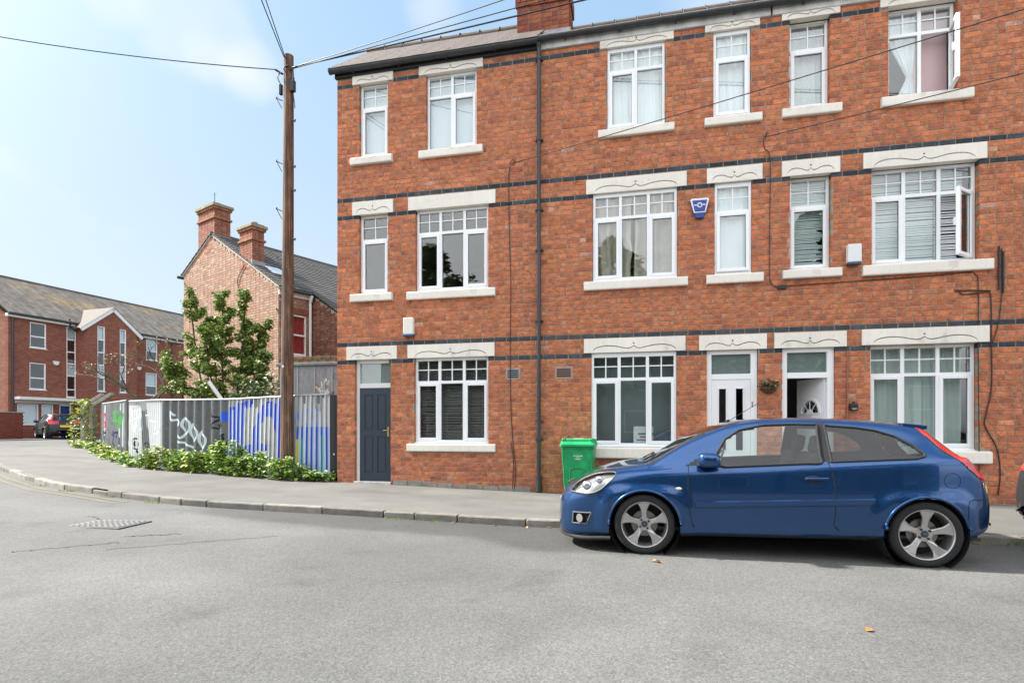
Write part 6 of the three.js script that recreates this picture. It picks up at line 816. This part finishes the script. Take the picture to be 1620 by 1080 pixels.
M.leaf = leafM([1, 1, 1]); M.stem = std([0.16, 0.17, 0.06], 0.85); M.bark = std([0.17, 0.14, 0.11], 0.9, { map: rep(woodTex, 2) });
function weed(x, z, w, h, n, cols, label, leaf = 0.11, d = 0.42) {
  const o = thing('weed_clump', label, 'weeds', [x, base(x) + 0.05, z], 0, 'weeds along the foot of the fence'), R = rng(Math.round((x * 31 + z * 17) * 100) >>> 0), stems = [];
  const st = []; for (let k = 0; k < 9; k++) { const a = R() * 6.28, r = Math.sqrt(R()), sx = r * Math.cos(a) * w * 0.5, sz = r * Math.sin(a) * d * 0.5, hh = h * (0.55 + 0.5 * R()) * (1 - 0.45 * r); st.push([sx * 0.7, sz * 0.7, sx, hh, sz]); stems.push(tube([[sx * 0.7, 0, sz * 0.7], [sx * 0.9, hh * 0.6, sz * 0.9], [sx, hh, sz]], 0.006, 5, 4)); }
  part('stems', stems, M.stem, o);
  part('leaves', leafGeo(R, n, (r) => { const q = st[Math.floor(r() * 9)], t = Math.pow(r(), 0.7), s = 0.16 * w; return [lerp(q[0], q[2], t) + (r() - 0.5) * s, 0.02 + q[3] * t + (r() - 0.5) * 0.05, lerp(q[1], q[4], t) + (r() - 0.5) * s, r() * 6.28, -0.5 + r() * 1.1]; }, leaf, cols), M.leaf, o);
}
{
  const low = (x) => `leafy weeds at the foot of the ${x > -6.9 ? 'fence beside the black gate' : x > -7.6 ? 'fence where the telegraph pole stands' : x > -9.2 ? 'blue and white striped fence panel' : x > -11.6 ? 'grey panel with the looping white tag' : x > -15 ? 'white-sprayed torn fence panel' : x > -18 ? 'fence panel with green letters' : 'fence end by the concrete posts'}`;
  for (const [x, z, w, h, n, cols, lf] of [[-6.35, 0.05, 0.5, 0.22, 120, GREEN, 0.09], [-6.75, 0.12, 0.7, 0.34, 200, MID, 0.12], [-7.25, 0.20, 0.8, 0.52, 280, GREEN, 0.11], [-7.75, 0.06, 0.8, 0.58, 300, GREEN, 0.10], [-8.3, 0.0, 0.9, 0.36, 260, MID, 0.11], [-8.75, -0.1, 0.9, 0.78, 380, GREEN, 0.12], [-9.3, -0.25, 0.9, 0.72, 340, GREEN, 0.12], [-9.8, -0.40, 0.9, 0.42, 260, YEL, 0.12], [-10.35, -0.52, 0.9, 0.5, 280, GREEN, 0.12], [-10.9, -0.62, 0.8, 0.62, 220, YEL, 0.10], [-11.4, -0.8, 0.8, 0.36, 200, MID, 0.13], [-12.1, -1.15, 0.8, 0.24, 120, GREEN, 0.14], [-12.9, -1.65, 0.9, 0.22, 120, MID, 0.14], [-13.7, -2.2, 0.9, 0.4, 200, GREEN, 0.14], [-14.6, -2.8, 1.0, 0.45, 220, YEL, 0.14], [-15.5, -3.4, 0.8, 0.28, 130, GREEN, 0.13], [-16.4, -4.0, 1.0, 0.5, 200, YEL, 0.13], [-17.4, -4.8, 1.1, 0.5, 200, YEL, 0.13], [-18.5, -5.6, 1.1, 0.55, 200, GREEN, 0.14], [-19.6, -6.4, 1.1, 0.5, 200, YEL, 0.14], [-20.8, -7.0, 1.0, 0.4, 160, YEL, 0.14]]) weed(x, z, w * (x < -11.5 ? 0.85 : 1.1), h * (x < -11.5 ? 0.8 : 1.3), Math.round(n * (x < -11.5 ? 1.0 : 2.2)), cols, low(x), lf * 0.72);
  // climbing plant over the concrete posts
  const v = thing('climbing_plant', 'yellow-green climbing plant swamping the concrete posts', 'plant', [-21.2, base(-21.2), -7.5]), R = rng(70); part('stems', [tube([[-0.6, 0, 0], [-0.3, 0.9, 0.1], [0.1, 1.5, 0], [0.2, 1.9, 0]], 0.02, 12, 5), tube([[0.4, 0, 0], [0.2, 0.8, 0.1], [-0.3, 1.4, 0]], 0.02, 12, 5)], M.bark, v); part('leaves', leafGeo(R, 380, (r) => { const t = r(); return [(r() - 0.5) * lerp(1.6, 0.7, t), t * 1.95, 0.12 + (r() - 0.5) * 0.4, r() * 6.28, -0.4 + r()]; }, 0.13, YEL), M.leaf, v); part('flower', leafGeo(R, 26, (r) => [1.35 + (r() - 0.5) * 0.25, 0.95 + (r() - 0.5) * 0.2, 0.35, r() * 6.28, r() - 0.5], 0.09, [[0.7, 0.5, 0.02]]), M.leaf, v);
  // sycamore saplings behind the fence
  const t = thing('sycamore_sapling', 'many-stemmed young sycamore rising behind the fence before the pale gable', 'tree', [-11.75, 0.28, -3.8]), r = rng(33), stems = [], tips = [];
  for (const [x, z, hx, hz, h] of [[-0.9, 0, -1.25, 0.1, 5.0], [-0.2, 0.1, 0.05, 0.2, 4.9], [0.3, 0, 0.75, 0.1, 4.8], [0.6, -0.2, 1.0, -0.2, 3.9], [-0.6, -0.2, -0.75, -0.3, 4.1], [0, 0.2, -0.35, 0.4, 3.6], [-1.1, 0.2, -1.75, 0.3, 3.0], [0.8, 0.1, 1.35, 0.2, 3.0], [0.2, -0.3, 0.3, -0.5, 3.4]]) { const P = []; for (let k = 0; k <= 5; k++) P.push([lerp(x * 0.5, hx, k / 5) + (r() - 0.5) * 0.08, h * k / 5, lerp(z, hz, k / 5)]); stems.push(tube(P, 0.022, 16, 6)); for (let k = 0; k < 26; k++) { const q = 0.28 + 0.72 * Math.pow(r(), 0.8), b = [lerp(x * 0.5, hx, q), h * q, lerp(z, hz, q)], a = r() * 6.28, l = lerp(0.75, 0.16, q) * (0.5 + r()), e = [b[0] + Math.cos(a) * l, b[1] + 0.12 + 0.15 * r(), b[2] + Math.sin(a) * l]; stems.push(rod(b, e, 0.007, 0.004, 4)); tips.push([b, e]); } }
  part('trunk', stems, M.bark, t); part('crown', leafGeo(r, 24000, (q, i) => { const [b, e] = tips[Math.floor(q() * tips.length)], k = 0.3 + 0.8 * q(); return [lerp(b[0], e[0], k) + (q() - 0.5) * 0.16, lerp(b[1], e[1], k) + (q() - 0.5) * 0.16, lerp(b[2], e[2], k) + (q() - 0.5) * 0.16, q() * 6.28, -0.1 + q() * 0.9]; }, 0.09, [[0.19, 0.28, 0.06], [0.25, 0.36, 0.08], [0.31, 0.42, 0.10], [0.13, 0.21, 0.045], [0.38, 0.45, 0.13]]), M.leaf, t);
  const b = thing('ivy_bush', 'dense grey-green bush between the sapling and the metal shed', 'bush', [-9.75, 0.26, -3.0]), rb = rng(52); part('stems', [rod([0, 0, 0], [-0.3, 1.8, 0], 0.03, 0.015), rod([0.1, 0, 0], [0.5, 1.9, 0.1], 0.03, 0.015)], M.bark, b); part('leaves', leafGeo(rb, 2200, (q) => { const a = q() * 6.28, u = q() * 2 - 1, s = Math.cbrt(q()) * (0.85 + 0.3 * noise3(a, u * 2, 3)), k = Math.sqrt(1 - u * u); return [s * k * Math.cos(a) * 1.45, 1.35 + s * u * 1.15, s * k * Math.sin(a) * 0.6, q() * 6.28, -0.2 + q()]; }, 0.10, [[0.10, 0.15, 0.05], [0.15, 0.20, 0.075], [0.07, 0.11, 0.035], [0.20, 0.25, 0.11]]), M.leaf, b);
  // bare winter-looking tree by the flats
  function bare(pos, h, seed, label, leafN) { const o = thing('bare_tree', label, 'tree', pos, 0, 'leafless trees behind the fence'), q = rng(seed), gs = [], tp = []; const grow = (a, dir, len, rad, lvl) => { const bend = [(q() - 0.5) * 0.5, (q() - 0.3) * 0.25, (q() - 0.5) * 0.5], m = a.map((v, i) => v + dir[i] * len * 0.5 + bend[i] * len * 0.12), e = a.map((v, i) => v + dir[i] * len + bend[i] * len * 0.3); gs.push(tube([a, m, e], rad, lvl > 3 ? 3 : 6, lvl > 3 ? 3 : 5)); if (lvl >= 5) { tp.push(e); return; } const n = lvl === 0 ? 4 : 2 + Math.floor(q() * 2.4); for (let k = 0; k < n; k++) { const th = q() * 6.28, sp = 0.5 + q() * 0.6, nd = [dir[0] + Math.cos(th) * sp, dir[1] * 0.75 + (q() - 0.25) * 0.5, dir[2] + Math.sin(th) * sp], L = Math.hypot(...nd); grow(lvl ? e : [lerp(a[0], e[0], 0.6 + q() * 0.4), lerp(a[1], e[1], 0.6 + q() * 0.4), lerp(a[2], e[2], 0.6 + q() * 0.4)], nd.map((v) => v / L), len * (0.62 + q() * 0.2), rad * 0.6, lvl + 1); } }; grow([0, 0, 0], [-0.1, 0.99, 0], h * 0.36, h * 0.02, 0); part('trunk', gs, std([0.30, 0.25, 0.18], 0.9, { map: rep(woodTex, 3) }), o); if (leafN) part('crown', leafGeo(q, leafN, (r2) => { const t2 = tp[Math.floor(r2() * tp.length)]; return [t2[0] + (r2() - 0.5) * 0.2, t2[1] + (r2() - 0.5) * 0.2, t2[2] + (r2() - 0.5) * 0.2, r2() * 6.28, r2() - 0.5]; }, 0.07, [[0.34, 0.30, 0.14], [0.26, 0.24, 0.10]]), M.leaf, o); }
  bare([-21.1, 0.5, -10.2], 4.6, 9, 'spreading leafless tree in front of the flats', 500); bare([-18.2, 0.5, -10.6], 2.6, 15, 'small leafless shrub beside the pale gable', 60);
  // grass in the kerb line
  const tuft = (x, z, w, n, h, label) => { const o = thing('grass_tuft', label, 'grass', [x, base(x), z], 0, 'grass growing in the gutter'), q = rng(Math.round(x * 77 + z * 13 + 500)), gs = []; for (let k = 0; k < n; k++) { const gx = (q() - 0.5) * w, gz = (q() - 0.5) * 0.09, a = q() * 6.28, l = h * (0.4 + q()); gs.push(quadGeo([[[gx - 0.004, 0, gz], [gx + 0.004, 0, gz], [gx + Math.cos(a) * l * 0.7 + 0.001, l * 0.7, gz + Math.sin(a) * l * 0.6], [gx + Math.cos(a) * l * 0.7, l * 0.72, gz + Math.sin(a) * l * 0.6]]])); } part('blades', gs, std([0.16, 0.26, 0.05], 0.8, { side: THREE.DoubleSide }), o); };
  for (const [x, z, w, n, h, lab] of [[3.45, 3.32, 0.5, 120, 0.10, 'bright grass tufts at the kerb behind the blue hatchback'], [3.95, 3.32, 0.35, 70, 0.09, 'bright grass tufts at the kerb behind the blue hatchback'], [-7.1, 3.40, 0.35, 60, 0.06, 'low moss and grass in the gutter at the bend'], [-8.2, 3.14, 0.3, 60, 0.05, 'low moss and grass in the gutter at the bend'], [-9.4, 2.84, 0.4, 70, 0.05, 'low moss and grass in the gutter at the bend'], [-10.6, 2.38, 0.4, 70, 0.05, 'low moss and grass in the gutter at the bend'], [-3.2, 3.42, 0.45, 70, 0.03, 'thin line of moss along the straight kerb'], [-2.75, 3.41, 0.4, 60, 0.03, 'thin line of moss along the straight kerb']]) tuft(x, z, w, n, h, lab);
}
// ---------------------------------------------------------------- small things
{
  const o = thing('wall_basket', 'half-round wall basket of withered brown plants between the two white doors', 'basket', [2.135, 1.86, 0]), R = rng(6); const g = new THREE.SphereGeometry(0.15, 20, 10, 0, Math.PI, Math.PI / 2, Math.PI / 2); g.scale(1, 0.85, 0.95); g.translate(0, 0.12, 0.004); part('liner', g, std([0.14, 0.09, 0.05], 0.95, { side: THREE.DoubleSide, map: grainTex }), o); const hoops = []; for (const k of [0, 0.5, 0.85]) { const r = 0.153 * Math.sqrt(1 - k * k); const P = []; for (let i = 0; i <= 12; i++) P.push([r * Math.cos(i / 12 * Math.PI), 0.12 - k * 0.128, r * Math.sin(i / 12 * Math.PI) * 0.95 + 0.004]); hoops.push(tube(P, 0.004, 20, 5)); } part('wire_frame', hoops, M.blackPlastic, o);
  part('withered_plants', leafGeo(R, 150, (r) => [(r() - 0.5) * 0.28, 0.08 + r() * 0.13, 0.05 + r() * 0.13, r() * 6.28, r() * 1.4 - 0.4], 0.06, [[0.30, 0.18, 0.07], [0.42, 0.30, 0.16], [0.16, 0.10, 0.05], [0.50, 0.42, 0.32], [0.12, 0.13, 0.05]]), leafM([1, 1, 1]), o);
  // drain cover let into the road
  const d = thing('drain_cover', 'rectangular cast iron drain cover set in the road near the bend', 'drain cover', [-6.2, base(-6.2), 4.95], 0.12); part('frame', rbox(-0.36, 0.36, -0.05, 0.006, -0.26, 0.26, 0.004), std([0.15, 0.15, 0.15], 0.7, { metalness: 0.3, map: rep(grainTex, 2) }), d); const studM = std([0.24, 0.235, 0.225], 0.65, { metalness: 0.3 }); for (let i = 0; i < 9; i++) for (let j = 0; j < 6; j++) part('stud', rbox(-0.325 + i * 0.073, -0.275 + i * 0.073, 0.004, 0.013, -0.225 + j * 0.077, -0.175 + j * 0.077, 0.003), studM, d);
  const leafAt = (x, z, s, c, lab) => { const q = rng(Math.round(x * 100 + z * 10)), l = one('fallen_leaf', leafGeo(q, 3, (r, i) => [(r() - 0.5) * s, 0.006 + 0.004 * i, (r() - 0.5) * s * 0.5, r() * 6.28, 0.05], s, [c]), leafM([1, 1, 1]), lab, 'leaf', 'leaves on the road'); l.position.set(x, base(x), z); };
  leafAt(0.12, 4.98, 0.08, [0.32, 0.17, 0.07], 'brown dead leaf on the road by the front wheel'); leafAt(1.42, 6.55, 0.032, [0.5, 0.2, 0.05], 'small orange leaf alone on the open road');
  for (const [x, z] of [[-0.95, 3.42], [-1.15, 3.38], [-0.7, 3.40], [-2.3, 0.14], [-2.1, 0.12], [-1.6, 0.14], [-3.4, 0.10], [-2.6, 0.2], [-1.3, 0.25], [-3.9, 0.15], [-1.75, 0.22], [-1.45, 3.4], [-1.85, 3.42], [-2.4, 3.45], [-0.55, 3.44]]) leafAt(x, z, 0.05, [0.25, 0.16, 0.07], z > 1 ? 'dead leaf lying in the gutter before the blue car' : 'dead leaf lying at the foot of the brick wall');
}
// ---------------------------------------------------------------- across the road, behind the camera: what the panes mirror
{
  function bigTree(x, z, h, w, seed, label, conifer) { const o = thing('street_tree', label, 'tree', [x, 0, z], 0, 'trees across the road'), r = rng(seed), st = [rod([0, -0.1, 0], [0, h * 0.75, 0], h * 0.022, h * 0.008, 10)], tips = []; for (let k = 0; k < 70; k++) { const q = 0.22 + 0.78 * r(), a = r() * 6.28, l = w * (conifer ? 1.05 - q : Math.sin(Math.PI * Math.min(1, 0.25 + q * 0.75))) * (0.6 + 0.5 * r()), b = [0, h * q * 0.92, 0], e = [Math.cos(a) * l, h * q * 0.92 + (conifer ? -0.1 * l : 0.35 * l), Math.sin(a) * l]; st.push(rod(b, e, 0.05, 0.015, 5)); tips.push([b, e]); } part('trunk', st, M.bark, o); part('crown', leafGeo(r, 7000, (q) => { const [b, e] = tips[Math.floor(q() * tips.length)], k = 0.35 + 0.75 * q(), s = 0.55; return [lerp(b[0], e[0], k) + (q() - 0.5) * s, lerp(b[1], e[1], k) + (q() - 0.5) * s, lerp(b[2], e[2], k) + (q() - 0.5) * s, q() * 6.28, -0.2 + q() * 0.9]; }, 0.30, [[0.08, 0.15, 0.03], [0.11, 0.19, 0.04], [0.06, 0.115, 0.025]]), M.leaf, o); }
  bigTree(-11.5, 19.5, 12.5, 3.6, 201, 'broad green tree across the road, opposite the end house'); bigTree(-1.5, 19.8, 12, 3.4, 202, 'broad green tree across the road, opposite the middle house'); bigTree(8, 19.5, 12.5, 3.8, 203, 'broad green tree across the road, opposite the open door');
  const wallM = std([0.42, 0.36, 0.30], 0.95, { map: rep(grainTex, 0.4), bumpMap: rep(grainBump, 0.8), bumpScale: 0.006 });
  for (const [x0, lab] of [[-17, 'rendered house across the road, opposite the fence'], [-5.6, 'rendered house across the road, opposite the middle of the terrace'], [5.8, 'rendered house across the road, opposite the parked blue car']]) { const o = thing('rendered_house', lab, 'house', [x0, 0, 24.5], 0, 'houses across the road'), W = 11; const wn = [[1, 2.2, 0.95, 2.3], [4.6, 6.2, 0.95, 2.3], [8.6, 9.9, 0.95, 2.3], [1, 2.2, 3.5, 4.8], [4.6, 6.2, 3.5, 4.8], [8.6, 9.9, 3.5, 4.8], [2.9, 3.8, 0.1, 2.2]]; part('wall', [extr([[0, -0.2], [W, -0.2], [W, 5.6], [0, 5.6]], 0.25, 0, wn.map(([a, b, c, d]) => [[a, c], [a, d], [b, d], [b, c]])), box(0, 0.25, -0.2, 5.6, 0.25, 7), box(W - 0.25, W, -0.2, 5.6, 0.25, 7), box(0, W, -0.2, 5.6, 6.8, 7)], wallM, o); wn.forEach(([a, b, c, d], k) => { if (k === 6) { part('door', rbox(a, b, c, d, 0.08, 0.14, 0.01), std([0.25, 0.06, 0.05], 0.5), o); return; } const w = sub('window', o); part('frame', [rbox(a, a + 0.07, c, d, 0.06, 0.13, 0.005), rbox(b - 0.07, b, c, d, 0.06, 0.13, 0.005), rbox(a + 0.07, b - 0.07, c, c + 0.07, 0.06, 0.13, 0.005), rbox(a + 0.07, b - 0.07, d - 0.07, d, 0.06, 0.13, 0.005)], M.upvc, w); part('pane', box(a + 0.06, b - 0.06, c + 0.06, d - 0.06, 0.09, 0.095), M.glass, w); }); part('roof', quadGeo([[[W, 5.5, -0.3], [0, 5.5, -0.3], [0, 8, 3.5], [W, 8, 3.5]], [[0, 5.5, 7.3], [W, 5.5, 7.3], [W, 8, 3.5], [0, 8, 3.5]]]), M.slate, o); }
}
shade(scene);
renderer.render(scene, camera);
